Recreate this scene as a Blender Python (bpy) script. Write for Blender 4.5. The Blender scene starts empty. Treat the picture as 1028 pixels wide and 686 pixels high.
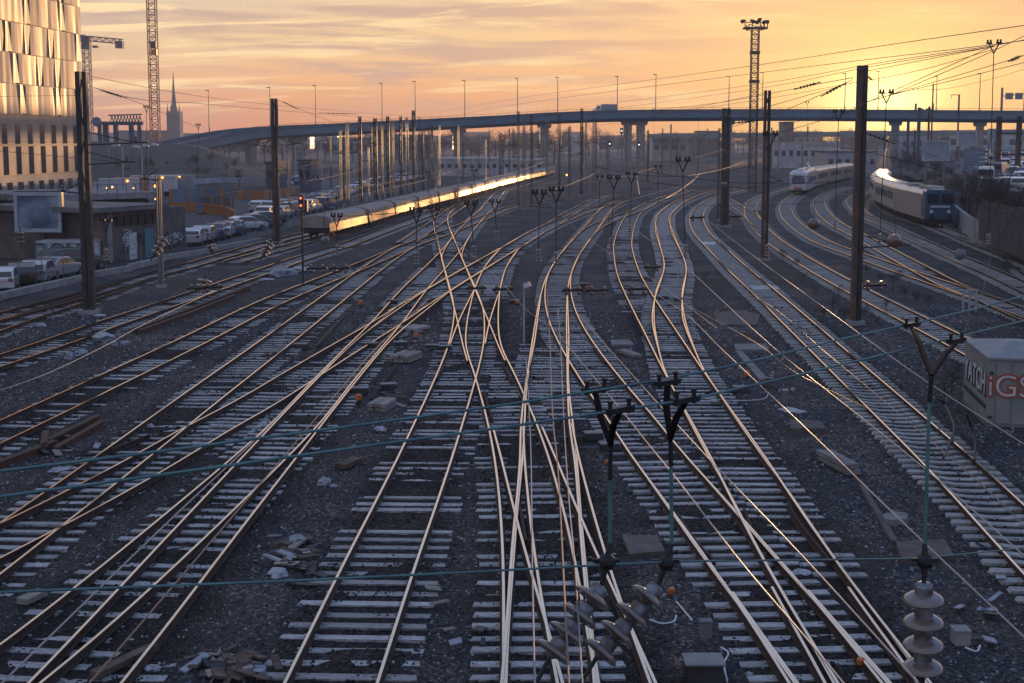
import bpy, bmesh, math, random
from mathutils import Vector, Matrix, noise
random.seed(7)
R = math.radians
# ------------------------------------------------------------------ camera
F, PPY, HOR, HC = 1350.0, 292.0, 140.0, 8.95
PHI = math.atan((PPY - HOR) / F)
scn = bpy.context.scene
col = scn.collection
cam = bpy.data.cameras.new('camera'); camo = bpy.data.objects.new('camera', cam); col.objects.link(camo)
cam.sensor_width = 36; cam.lens = F / 1028 * 36; cam.shift_y = (PPY - 343) / 1028
cam.clip_end = 12000; cam.clip_start = 0.1
camo.location = (0, 0, HC); camo.rotation_euler = (math.pi / 2 - PHI, 0, 0)
scn.camera = camo
scn.view_settings.view_transform = 'Standard'; scn.view_settings.look = 'None'
scn.view_settings.exposure = 0.27; scn.view_settings.gamma = 1
# ------------------------------------------------------------------ sky and sun
SUN_AZ, SUN_EL = R(15.6), R(.95)
def make_world():
    w = bpy.data.worlds.new('World'); scn.world = w; w.use_nodes = True
    nt = w.node_tree; N = nt.nodes; L = nt.links; N.clear()
    out = N.new('ShaderNodeOutputWorld'); bg = N.new('ShaderNodeBackground')
    bg.inputs['Strength'].default_value = 0.10
    L.new(bg.outputs[0], out.inputs[0])
    sky = N.new('ShaderNodeTexSky'); sky.sky_type = 'NISHITA'; sky.sun_disc = False
    sky.sun_elevation = SUN_EL; sky.sun_rotation = SUN_AZ; sky.air_density = 1.3; sky.dust_density = 2.5; sky.ozone_density = 2
    tc = N.new('ShaderNodeTexCoord')
    sep = N.new('ShaderNodeSeparateXYZ'); L.new(tc.outputs['Generated'], sep.inputs[0])
    def math_(op, a, b=None, c=None, clamp=False):
        m = N.new('ShaderNodeMath'); m.operation = op; m.use_clamp = clamp
        for i, v in enumerate((a, b, c)):
            if v is None: continue
            if isinstance(v, (int, float)): m.inputs[i].default_value = v
            else: L.new(v, m.inputs[i])
        return m.outputs[0]
    def mix(f, a, b, mode='MIX'):
        m = N.new('ShaderNodeMix'); m.data_type = 'RGBA'; m.blend_type = mode
        if isinstance(f, (int, float)): m.inputs[0].default_value = f
        else: L.new(f, m.inputs[0])
        for i, v in ((6, a), (7, b)):
            if isinstance(v, tuple): m.inputs[i].default_value = (*v, 1)
            else: L.new(v, m.inputs[i])
        return m.outputs[2]
    z = sep.outputs['Z']
    ramp = N.new('ShaderNodeValToRGB'); L.new(z, ramp.inputs[0])
    el = ramp.color_ramp.elements
    K = 10.0
    stops = [(0.0, (.70, .27, .13)), (.02, (.86, .34, .13)), (.04, (.96, .46, .17)), (.07, (1.0, .65, .28)), (.105, (.86, .63, .38)),
             (.2, (.40, .50, .72)), (.42, (.20, .33, .62)), (1.0, (.16, .28, .56))]
    el[0].position = 0; el[0].color = (*stops[0][1], 1); el[1].position = 1; el[1].color = (*stops[-1][1], 1)
    for p, c in stops[1:-1]:
        e = el.new(p); e.color = (*c, 1)
    # direction from the sun: the warm side of the sky and the glow
    sd = (math.sin(SUN_AZ) * math.cos(SUN_EL), math.cos(SUN_AZ) * math.cos(SUN_EL), math.sin(SUN_EL))
    dot = N.new('ShaderNodeVectorMath'); dot.operation = 'DOT_PRODUCT'; nrm = N.new('ShaderNodeVectorMath'); nrm.operation = 'NORMALIZE'
    L.new(tc.outputs['Generated'], nrm.inputs[0]); L.new(nrm.outputs[0], dot.inputs[0]); dot.inputs[1].default_value = sd
    ang = math_('ARCCOSINE', math_('MINIMUM', dot.outputs['Value'], 0.999999))
    back = math_('SMOOTHSTEP' if False else 'MULTIPLY', math_('SUBTRACT', ang, .42), 1.1, clamp=True)
    warm = mix(back, ramp.outputs[0], (.17, .28, .54))
    # thin streaky clouds: noise in a stretched direction space
    az = math_('ARCTAN2', sep.outputs['X'], sep.outputs['Y'])
    def cloud(sx, sz, seed, lo, hi, tilt=.05):
        cx = N.new('ShaderNodeCombineXYZ')
        L.new(math_('MULTIPLY', az, sx), cx.inputs[0])
        zz = math_('ADD', z, math_('MULTIPLY', az, tilt))
        L.new(math_('MULTIPLY', zz, sz), cx.inputs[1]); cx.inputs[2].default_value = seed
        n = N.new('ShaderNodeTexNoise'); n.inputs['Scale'].default_value = 1; n.inputs['Detail'].default_value = 6; n.inputs['Roughness'].default_value = .62; n.inputs['Distortion'].default_value = .5
        L.new(cx.outputs[0], n.inputs['Vector'])
        mr = N.new('ShaderNodeMapRange'); mr.inputs['From Min'].default_value = lo; mr.inputs['From Max'].default_value = hi; mr.clamp = True
        mr.interpolation_type = 'SMOOTHSTEP'
        L.new(n.outputs[0], mr.inputs[0]); return mr.outputs[0]
    dark = cloud(5, 70, 3.1, .42, .62, .03)
    light = cloud(7, 95, 9.7, .48, .66, -.04)
    fade = N.new('ShaderNodeMapRange'); fade.inputs['From Min'].default_value = .012; fade.inputs['From Max'].default_value = .03
    L.new(z, fade.inputs[0])
    high = N.new('ShaderNodeMapRange'); high.inputs['From Min'].default_value = .34; high.inputs['From Max'].default_value = .12; L.new(z, high.inputs[0])
    fo = math_('MULTIPLY', fade.outputs[0], high.outputs[0])
    c1 = mix(math_('MULTIPLY', math_('MULTIPLY', dark, fo), .85), warm, (.56, .35, .27))
    leftblue = math_('MULTIPLY', math_('MULTIPLY', math_('SUBTRACT', -.06, az), 2.6, clamp=True), math_('MULTIPLY', math_('SUBTRACT', z, .07), 18, clamp=True), clamp=True)
    c1 = mix(math_('MULTIPLY', leftblue, .55), c1, (.40, .40, .42))
    c2 = mix(math_('MULTIPLY', math_('MULTIPLY', light, fo), .85), c1, (1.2, .86, .42))
    # glow round the sun, flattened along the horizon
    dx = math_('MULTIPLY', math_('SUBTRACT', az, SUN_AZ - .005), 1.0)
    dz = math_('SUBTRACT', z, .0305)
    def glow(wx, wz, amp, zc=0.0):
        e = math_('ADD', math_('POWER', math_('DIVIDE', dx, wx), 2.0), math_('POWER', math_('DIVIDE', math_('SUBTRACT', dz, zc), wz), 2.0))
        return math_('MULTIPLY', math_('EXPONENT', math_('MULTIPLY', e, -1.0)), amp)
    g0 = mix(glow(.24, .085, .7, .01), c2, (1.15, .60, .16))
    g1 = mix(glow(.105, .05, .88, .012), g0, (1.45, .90, .20))
    g2 = mix(glow(.034, .022, .97, -.002), g1, (2.6, 2.1, .75))
    # mix with the physical sky (scaled to its strength)
    tot = mix(1.0, g2, (11.0, 11.0, 11.0), 'MULTIPLY')
    fin = mix(.88, sky.outputs[0], tot)
    L.new(fin, bg.inputs['Color'])
make_world()
sl = bpy.data.lights.new('sun', 'SUN'); sl.energy = 3.4; sl.angle = R(.6); sl.color = (1, .58, .26)
so = bpy.data.objects.new('sun', sl); col.objects.link(so)
sdir = Vector((math.sin(SUN_AZ) * math.cos(SUN_EL), math.cos(SUN_AZ) * math.cos(SUN_EL), math.sin(SUN_EL)))
so.rotation_euler = sdir.to_track_quat('Z', 'Y').to_euler(); so.location = sdir * 300

# ------------------------------------------------------------------ photo pixels -> places
cp, sp_ = math.cos(PHI), math.sin(PHI)
def ray(x, y):
    u, v = (x - 514) / F, -(y - PPY) / F
    return Vector((u, cp + v * sp_, -sp_ + v * cp))
def G(x, y, z=0.0):                       # point of the horizontal plane z seen at pixel x,y
    d = ray(x, y); t = (z - HC) / d.z
    return Vector((0, 0, HC)) + d * t
def P(x, y, D):                           # point at ground distance D seen at pixel x,y
    d = ray(x, y); return Vector((0, 0, HC)) + d * (D / d.y)
def Zof(y, D): return P(514, y, D).z
# ------------------------------------------------------------------ materials
MATS = {}
def mat(name, c, rough=.7, metal=0.0, var=0.0, scale=3.0, bump=0.0, bscale=20.0, c2=None, objvar=0.0, emit=None, estr=1.0, spec=.5, lo=.35, hi=.65, stretch=None, coat=0.0, detail=5):
    if name in MATS: return MATS[name]
    m = bpy.data.materials.new(name); MATS[name] = m; m.use_nodes = True
    nt = m.node_tree; N = nt.nodes; L = nt.links
    b = N['Principled BSDF']
    b.inputs['Base Color'].default_value = (*c, 1); b.inputs['Roughness'].default_value = rough; b.inputs['Metallic'].default_value = metal
    b.inputs['Specular IOR Level'].default_value = spec; b.inputs['Coat Weight'].default_value = coat
    if emit: b.inputs['Emission Color'].default_value = (*emit, 1); b.inputs['Emission Strength'].default_value = estr
    src = None
    if var > 0 or c2 or bump > 0:
        tc = N.new('ShaderNodeTexCoord'); vec = tc.outputs['Object']
        if stretch:
            mp = N.new('ShaderNodeMapping'); mp.inputs['Scale'].default_value = stretch; L.new(vec, mp.inputs[0]); vec = mp.outputs[0]
    if var > 0 or c2:
        n = N.new('ShaderNodeTexNoise'); n.inputs['Scale'].default_value = scale; n.inputs['Detail'].default_value = detail; L.new(vec, n.inputs['Vector'])
        r = N.new('ShaderNodeValToRGB'); L.new(n.outputs[0], r.inputs[0])
        a = c if c2 else tuple(max(0, k * (1 - var)) for k in c); bb = c2 if c2 else tuple(min(1, k * (1 + var)) for k in c)
        r.color_ramp.elements[0].position = lo; r.color_ramp.elements[0].color = (*a, 1)
        r.color_ramp.elements[1].position = hi; r.color_ramp.elements[1].color = (*bb, 1)
        src = r.outputs[0]
    if objvar > 0:
        oi = N.new('ShaderNodeObjectInfo'); mr = N.new('ShaderNodeMapRange'); mr.inputs['To Min'].default_value = 1 - objvar; mr.inputs['To Max'].default_value = 1 + objvar
        L.new(oi.outputs['Random'], mr.inputs[0])
        h = N.new('ShaderNodeHueSaturation'); L.new(mr.outputs[0], h.inputs['Value'])
        if src: L.new(src, h.inputs['Color'])
        else: h.inputs['Color'].default_value = (*c, 1)
        src = h.outputs[0]
    if src: L.new(src, b.inputs['Base Color'])
    if bump > 0:
        n2 = N.new('ShaderNodeTexNoise'); n2.inputs['Scale'].default_value = bscale; n2.inputs['Detail'].default_value = 6; L.new(vec, n2.inputs['Vector'])
        bp = N.new('ShaderNodeBump'); bp.inputs['Strength'].default_value = bump; bp.inputs['Distance'].default_value = .02
        L.new(n2.outputs[0], bp.inputs['Height']); L.new(bp.outputs[0], b.inputs['Normal'])
    return m
def ballast_mat():
    m = bpy.data.materials.new('ballast'); m.use_nodes = True; MATS['ballast'] = m
    nt = m.node_tree; N = nt.nodes; L = nt.links; b = N['Principled BSDF']
    tc = N.new('ShaderNodeTexCoord'); O = tc.outputs['Object']
    v = N.new('ShaderNodeTexVoronoi'); v.inputs['Scale'].default_value = 15; v.inputs['Randomness'].default_value = 1; L.new(O, v.inputs['Vector'])
    v2 = N.new('ShaderNodeTexVoronoi'); v2.inputs['Scale'].default_value = 31; L.new(O, v2.inputs['Vector'])
    cr = N.new('ShaderNodeValToRGB'); L.new(v.outputs['Color'], cr.inputs[0])
    e = cr.color_ramp.elements; e[0].position = .1; e[0].color = (.022, .022, .026, 1); e[1].position = 1; e[1].color = (.36, .355, .36, 1)
    x = e.new(.5); x.color = (.05, .05, .055, 1); x = e.new(.78); x.color = (.12, .115, .115, 1)
    n = N.new('ShaderNodeTexNoise'); n.inputs['Scale'].default_value = .22; n.inputs['Detail'].default_value = 5; L.new(O, n.inputs['Vector'])
    r = N.new('ShaderNodeValToRGB'); L.new(n.outputs[0], r.inputs[0]); r.color_ramp.elements[0].position = .42; r.color_ramp.elements[1].position = .62
    r.color_ramp.elements[0].color = (.75, .80, .90, 1); r.color_ramp.elements[1].color = (1.7, 1.5, 1.35, 1)
    mx = N.new('ShaderNodeMix'); mx.data_type = 'RGBA'; mx.blend_type = 'MULTIPLY'; mx.inputs[0].default_value = 1
    L.new(cr.outputs[0], mx.inputs[6]); L.new(r.outputs[0], mx.inputs[7])
    # earthy, trodden patches between the tracks
    n3 = N.new('ShaderNodeTexNoise'); n3.inputs['Scale'].default_value = .11; n3.inputs['Detail'].default_value = 7; n3.inputs['Roughness'].default_value = .65
    mp = N.new('ShaderNodeMapping'); mp.inputs['Scale'].default_value = (1.6, .7, 1); mp.inputs['Location'].default_value = (3.3, 8, 0); L.new(O, mp.inputs[0]); L.new(mp.outputs[0], n3.inputs['Vector'])
    r3 = N.new('ShaderNodeValToRGB'); L.new(n3.outputs[0], r3.inputs[0]); r3.color_ramp.elements[0].position = .50; r3.color_ramp.elements[1].position = .60
    mx2 = N.new('ShaderNodeMix'); mx2.data_type = 'RGBA'; L.new(r3.outputs[0], mx2.inputs[0]); L.new(mx.outputs[2], mx2.inputs[6])
    n4 = N.new('ShaderNodeTexNoise'); n4.inputs['Scale'].default_value = 9; n4.inputs['Detail'].default_value = 8; L.new(O, n4.inputs['Vector'])
    r4 = N.new('ShaderNodeValToRGB'); L.new(n4.outputs[0], r4.inputs[0]); r4.color_ramp.elements[0].position = .35; r4.color_ramp.elements[1].position = .7
    r4.color_ramp.elements[0].color = (.035, .03, .028, 1); r4.color_ramp.elements[1].color = (.11, .095, .085, 1)
    L.new(r4.outputs[0], mx2.inputs[7])
    at = N.new('ShaderNodeAttribute'); at.attribute_name = 'bed'; mx3 = N.new('ShaderNodeMix'); mx3.data_type = 'RGBA'; mx3.blend_type = 'MULTIPLY'
    L.new(at.outputs['Fac'], mx3.inputs[0]); L.new(mx2.outputs[2], mx3.inputs[6]); mx3.inputs[7].default_value = (.36, .32, .31, 1); L.new(mx3.outputs[2], b.inputs['Base Color'])
    b.inputs['Roughness'].default_value = .85; b.inputs['Specular IOR Level'].default_value = .3
    ad = N.new('ShaderNodeMath'); ad.operation = 'ADD'; L.new(v.outputs['Distance'], ad.inputs[0])
    ml = N.new('ShaderNodeMath'); ml.operation = 'MULTIPLY'; ml.inputs[1].default_value = .45; L.new(v2.outputs['Distance'], ml.inputs[0]); L.new(ml.outputs[0], ad.inputs[1])
    bp = N.new('ShaderNodeBump'); bp.inputs['Strength'].default_value = 1.0; bp.inputs['Distance'].default_value = .10; bp.invert = True
    L.new(ad.outputs[0], bp.inputs['Height']); L.new(bp.outputs[0], b.inputs['Normal'])
    return m
def M_():
    ballast_mat()
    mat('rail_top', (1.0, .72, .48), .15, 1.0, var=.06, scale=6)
    mat('rail_side', (.03, .018, .014), .9, 0, scale=8, c2=(.065, .033, .022))
    mat('sleeper', (.09, .087, .088), .55, 0, c2=(.58, .57, .57), scale=5, stretch=(1.2, 14, 10), objvar=.32, bump=.5, bscale=8, lo=.3, hi=.7)
    mat('sleeper_concrete', (.30, .285, .27), .75, 0, var=.3, scale=6, objvar=.2)
    mat('steel_dark', (.045, .042, .042), .6, .3, var=.3, scale=2)
    mat('steel_rust', (.15, .075, .05), .8, 0, c2=(.06, .045, .042), scale=1.2, objvar=.15)
    mat('steel_grey', (.20, .21, .22), .55, .4, var=.2, scale=2)
    mat('steel_galv', (.11, .125, .14), .65, .0, var=.15, scale=2)
    mat('steel_pale', (.22, .19, .16), .6, .0, var=.2, scale=3)
    mat('wood_old', (.20, .17, .15), .8, 0, c2=(.38, .34, .31), scale=4, stretch=(3, 3, 20), objvar=.25)
    mat('wood_brown', (.10, .065, .048), .8, 0, var=.4, scale=4, objvar=.2)
    mat('wire_teal', (.11, .21, .205), .5, .1, var=.2, scale=2)
    mat('rod_green', (.09, .22, .19), .5, .1, var=.25, scale=4)
    mat('wire_dark', (.05, .045, .045), .5, .5)
    mat('wire_pale', (.30, .30, .32), .45, .5)
    mat('wire_copper', (.22, .15, .11), .45, .6)
    mat('porcelain', (.20, .165, .145), .12, 0, var=.15, scale=6, coat=.6)
    mat('porcelain_brown', (.17, .10, .07), .25, 0, var=.2, scale=8, coat=.5)
    mat('cap_metal', (.26, .28, .32), .5, .3, c2=(.12, .08, .07), scale=14)
    mat('concrete', (.27, .26, .25), .85, 0, var=.22, scale=1.2, bump=.3, bscale=8)
    mat('concrete_dark', (.16, .155, .15), .85, 0, var=.25, scale=.8)
    mat('asphalt', (.05, .05, .052), .8, 0, var=.3, scale=.5)
    mat('white_plastic', (.62, .63, .66), .5, 0, var=.15, scale=6)
    mat('orange', (.55, .14, .04), .5, 0, var=.2, scale=9)
    mat('black', (.012, .012, .014), .5); mat('arm_dark', (.014, .013, .013), .9, spec=.08); mat('litter', (.36, .37, .40), .6, 0, var=.25, scale=6)
    mat('glass_dark', (.03, .035, .045), .08, 0, spec=.8)
M_()
def m_(n): return MATS[n]
# ------------------------------------------------------------------ mesh helpers
class MB:
    def __init__(s): s.v = []; s.f = []; s.mi = []; s.cm = 0
    def box(s, c, d, rot=0.0, M=None, taper=1.0):
        x, y, z = d[0] / 2, d[1] / 2, d[2] / 2; i = len(s.v)
        Rm = Matrix.Rotation(rot, 3, 'Z') if M is None else M
        for sz in (-1, 1):
            k = taper if sz > 0 else 1
            for sx, sy in ((-1, -1), (1, -1), (1, 1), (-1, 1)):
                s.v.append(Vector(c) + Rm @ Vector((sx * x * k, sy * y * k, sz * z)))
        for q in ((3, 2, 1, 0), (4, 5, 6, 7), (0, 1, 5, 4), (1, 2, 6, 5), (2, 3, 7, 6), (3, 0, 4, 7)):
            s.f.append([i + a for a in q]); s.mi.append(s.cm)
        return s
    def bar(s, a, b, w, h=None, n=4, up=Vector((0, 0, 1)), r2=None):   # box bar or n-sided tube from a to b
        a, b = Vector(a), Vector(b); d = (b - a)
        if d.length < 1e-6: return s
        d.normalize(); h = h or w
        u = d.cross(up)
        if u.length < 1e-3: u = d.cross(Vector((1, 0, 0)))
        u.normalize(); v = u.cross(d); i = len(s.v)
        for k, p in enumerate((a, b)):
            sc = 1 if k == 0 or r2 is None else r2 / w
            for j in range(n):
                t = 2 * math.pi * (j + .5) / n
                q = (1 / math.cos(math.pi / n)) if n == 4 else 1
                s.v.append(p + u * (math.cos(t) * w / 2 * q * sc) + v * (math.sin(t) * h / 2 * q * sc))
        for j in range(n):
            s.f.append([i + j, i + (j + 1) % n, i + n + (j + 1) % n, i + n + j]); s.mi.append(s.cm)
        s.f.append([i + j for j in range(n)][::-1]); s.f.append([i + n + j for j in range(n)]); s.mi += [s.cm, s.cm]
        return s
    def tube(s, pts, w, n=5):
        pts = [Vector(p) for p in pts]; i0 = len(s.v)
        for k, p in enumerate(pts):
            d = (pts[min(k + 1, len(pts) - 1)] - pts[max(k - 1, 0)]).normalized()
            u = d.cross(Vector((0, 0, 1)))
            if u.length < 1e-3: u = d.cross(Vector((1, 0, 0)))
            u.normalize(); v = u.cross(d)
            ww = w[k] if isinstance(w, (list, tuple)) else w
            for j in range(n):
                t = 2 * math.pi * j / n; s.v.append(p + u * math.cos(t) * ww / 2 + v * math.sin(t) * ww / 2)
        for k in range(len(pts) - 1):
            for j in range(n):
                a = i0 + k * n
                s.f.append([a + j, a + (j + 1) % n, a + n + (j + 1) % n, a + n + j]); s.mi.append(s.cm)
        s.f.append([i0 + j for j in range(n)][::-1]); s.f.append([len(s.v) - n + j for j in range(n)]); s.mi += [s.cm, s.cm]
        return s
    def lathe(s, prof, base, axis=Vector((0, 0, 1)), n=20):      # prof: (radius, height along axis)
        axis = Vector(axis).normalized(); base = Vector(base); u = axis.orthogonal().normalized(); v = axis.cross(u); i0 = len(s.v)
        for r, h in prof:
            for j in range(n):
                t = 2 * math.pi * j / n; s.v.append(base + axis * h + u * (r * math.cos(t)) + v * (r * math.sin(t)))
        for k in range(len(prof) - 1):
            for j in range(n):
                a = i0 + k * n; s.f.append([a + j, a + (j + 1) % n, a + n + (j + 1) % n, a + n + j]); s.mi.append(s.cm)
        s.f.append([i0 + j for j in range(n)][::-1]); s.f.append([len(s.v) - n + j for j in range(n)]); s.mi += [s.cm, s.cm]
        return s
    def poly(s, pts):
        i = len(s.v); s.v += [Vector(p) for p in pts]; s.f.append(list(range(i, i + len(pts)))); s.mi.append(s.cm); return s
    def prism(s, pts, off):                                        # closed outline swept by vector off
        i = len(s.v); n = len(pts); off = Vector(off)
        s.v += [Vector(p) for p in pts] + [Vector(p) + off for p in pts]
        s.f.append([i + j for j in range(n)][::-1]); s.f.append([i + n + j for j in range(n)]); s.mi += [s.cm, s.cm]
        for j in range(n): s.f.append([i + j, i + (j + 1) % n, i + n + (j + 1) % n, i + n + j]); s.mi.append(s.cm)
        return s
    def loft(s, rings, cap=True):
        i = len(s.v); n = len(rings[0])
        for r in rings: s.v += [Vector(p) for p in r]
        for k in range(len(rings) - 1):
            for j in range(n):
                a = i + k * n; s.f.append([a + j, a + (j + 1) % n, a + n + (j + 1) % n, a + n + j]); s.mi.append(s.cm)
        if cap: s.f.append([i + j for j in range(n)][::-1]); s.f.append([len(s.v) - n + j for j in range(n)]); s.mi += [s.cm, s.cm]
        return s
    def mesh(s, name, mats, smooth=False, o=Vector((0, 0, 0))):
        me = bpy.data.meshes.new(name); me.from_pydata([tuple(Vector(v) - o) for v in s.v], [], s.f)
        for m in (mats if isinstance(mats, (list, tuple)) else [mats]): me.materials.append(m_(m) if isinstance(m, str) else m)
        me.polygons.foreach_set('material_index', s.mi)
        if smooth: me.polygons.foreach_set('use_smooth', [True] * len(me.polygons))
        bm = bmesh.new(); bm.from_mesh(me); bmesh.ops.recalc_face_normals(bm, faces=bm.faces); bm.to_mesh(me); bm.free()
        me.update(); return me
    def build(s, name, mats, parent=None, smooth=False, label=None, bevel=0, loc=None):
        o0 = Vector(loc) if loc is not None else (Vector(parent.location) if parent and False else Vector((0, 0, 0)))
        me = s.mesh(name, mats, smooth, o0)
        o = bpy.data.objects.new(name, me); col.objects.link(o); o.location = o0
        if parent: o.parent = parent
        if label: o['label'] = label
        if bevel:
            md = o.modifiers.new('bevel', 'BEVEL'); md.width = bevel; md.segments = 2; md.limit_method = 'ANGLE'
        return o
def tag(o, label=None, cat=None, group=None, kind=None):
    if label: o['label'] = label
    if cat: o['category'] = cat
    if group: o['group'] = group
    if kind: o['kind'] = kind
    return o
def empty(name, loc=(0, 0, 0), rz=0.0, label=None, cat=None, group=None):
    o = bpy.data.objects.new(name, None); col.objects.link(o); o.location = loc; o.rotation_euler = (0, 0, rz); o.empty_display_size = .2
    return tag(o, label, cat, group)
def kids(o): return [c for c in col.objects if c.parent == o]
def copy_tree(o, parent=None, label=None, loc=None, rz=None, kidmap=None):
    c = o.copy(); col.objects.link(c)
    if parent: c.parent = parent
    if loc is not None: c.location = loc
    if rz is not None: c.rotation_euler = (0, 0, rz)
    if label: c['label'] = label
    for ch in (kidmap[o.name] if kidmap else o.children): copy_tree(ch, c, kidmap=kidmap)
    return c
def sag(a, b, s, n=10):
    a, b = Vector(a), Vector(b); return [a.lerp(b, i / n) - Vector((0, 0, s * 4 * (i / n) * (1 - i / n))) for i in range(n + 1)]
ORD = ['first', 'second', 'third', 'fourth', 'fifth', 'sixth', 'seventh', 'eighth', 'ninth', 'tenth', 'eleventh', 'twelfth', 'thirteenth', 'fourteenth', 'fifteenth',
       'sixteenth', 'seventeenth', 'eighteenth', 'nineteenth', 'twentieth', 'twenty-first', 'twenty-second', 'twenty-third', 'twenty-fourth', 'twenty-fifth', 'twenty-sixth', 'twenty-seventh', 'twenty-eighth', 'twenty-ninth', 'thirtieth', 'thirty-first', 'thirty-second', 'thirty-third', 'thirty-fourth', 'thirty-fifth', 'thirty-sixth', 'thirty-seventh', 'thirty-eighth', 'thirty-ninth', 'fortieth']
def ht(base, ytop):
    v = (base - Vector((0, 0, HC)));
    return Zof(ytop, base.y)
CARC = {'white': (.62, .63, .64), 'silver': (.38, .40, .42), 'dark': (.02, .022, .026), 'grey': (.15, .16, .17), 'blue': (.05, .09, .18), 'green': (.05, .08, .07), 'red': (.25, .03, .025), 'beige': (.42, .36, .28)}
for k, c in CARC.items(): mat('paint_' + k, c, .28, .25, coat=.7)
mat('rubber', (.02, .02, .02), .8); mat('lamp_red', (.35, .03, .02), .3); mat('lamp_clear', (.7, .7, .66), .2, coat=.5)
mat('lamp_amber_lit', (1, .4, .08), .4, emit=(1, .30, .05), estr=5.0)
mat('lamp_red_lit', (1, .1, .04), .4, emit=(1, .16, .03), estr=2.2)
mat('lamp_white_lit', (1, .9, .7), .4, emit=(.8, .95, 1), estr=1.2)
# ------------------------------------------------------------------ ground
def ground():
    mb = MB()
    ys = []; y = 8.0
    while y < 120: ys.append(y); y += .35 + y * .004
    while y < 9000: ys.append(y); y *= 1.12
    xs = [0.0]; x = 0
    while x < 45: x += .5; xs.append(x)
    while x < 7000: x *= 1.2; xs.append(x)
    xs = [-a for a in xs[:0:-1]] + xs
    ys = [-400, -60, -5] + ys
    n = len(xs)
    for yy in ys:
        for xx in xs:
            d = 0
            if abs(xx) < 46 and 5 < yy < 125:
                d = (noise.noise(Vector((xx * .5, yy * .5, 1.3))) * .05 + noise.noise(Vector((xx * 1.7, yy * 1.7, 5))) * .035) - .006
            else: d = -.03
            mb.v.append(Vector((xx, yy, d)))
    for j in range(len(ys) - 1):
        for i in range(n - 1):
            a = j * n + i; mb.f.append([a, a + 1, a + n + 1, a + n]); mb.mi.append(0)
    o = mb.build('ground', 'ballast', smooth=True); tag(o, kind='structure')
ground()
def gh(x, y): return (noise.noise(Vector((x * .5, y * .5, 1.3))) * .05 + noise.noise(Vector((x * 1.7, y * 1.7, 5))) * .035) - .006
def bed_dist(A):                                       # metres from each point to the nearest track centre line
    import numpy as np
    T = np.array([(p.x, p.y) for c in TRK.values() for p in c[::2] if p.y < 130]); out = np.full(len(A), 99.0)
    o = np.argsort(T[:, 1]); T = T[o]
    for y in range(8, 130, 2):
        k = np.where((A[:, 1] >= y) & (A[:, 1] < y + 2))[0]; t = T[(T[:, 1] > y - 2) & (T[:, 1] < y + 4)]
        if len(k) and len(t):
            for j in range(0, len(k), 20000):
                kk = k[j:j + 20000]; out[kk] = np.sqrt(((A[kk, None, :2] - t[None]) ** 2).sum(2)).min(1)
    return out
def stain_ground():                                    # oil and brake dust darken the stones between the rails
    import numpy as np
    me = bpy.data.objects['ground'].data; co = np.empty(len(me.vertices) * 3); me.vertices.foreach_get('co', co); co = co.reshape(-1, 3)
    d = bed_dist(co); at = me.attributes.new('bed', 'FLOAT', 'POINT'); at.data.foreach_set('value', np.clip((1.75 - d) / .6, 0, 1).astype(np.float32))
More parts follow.
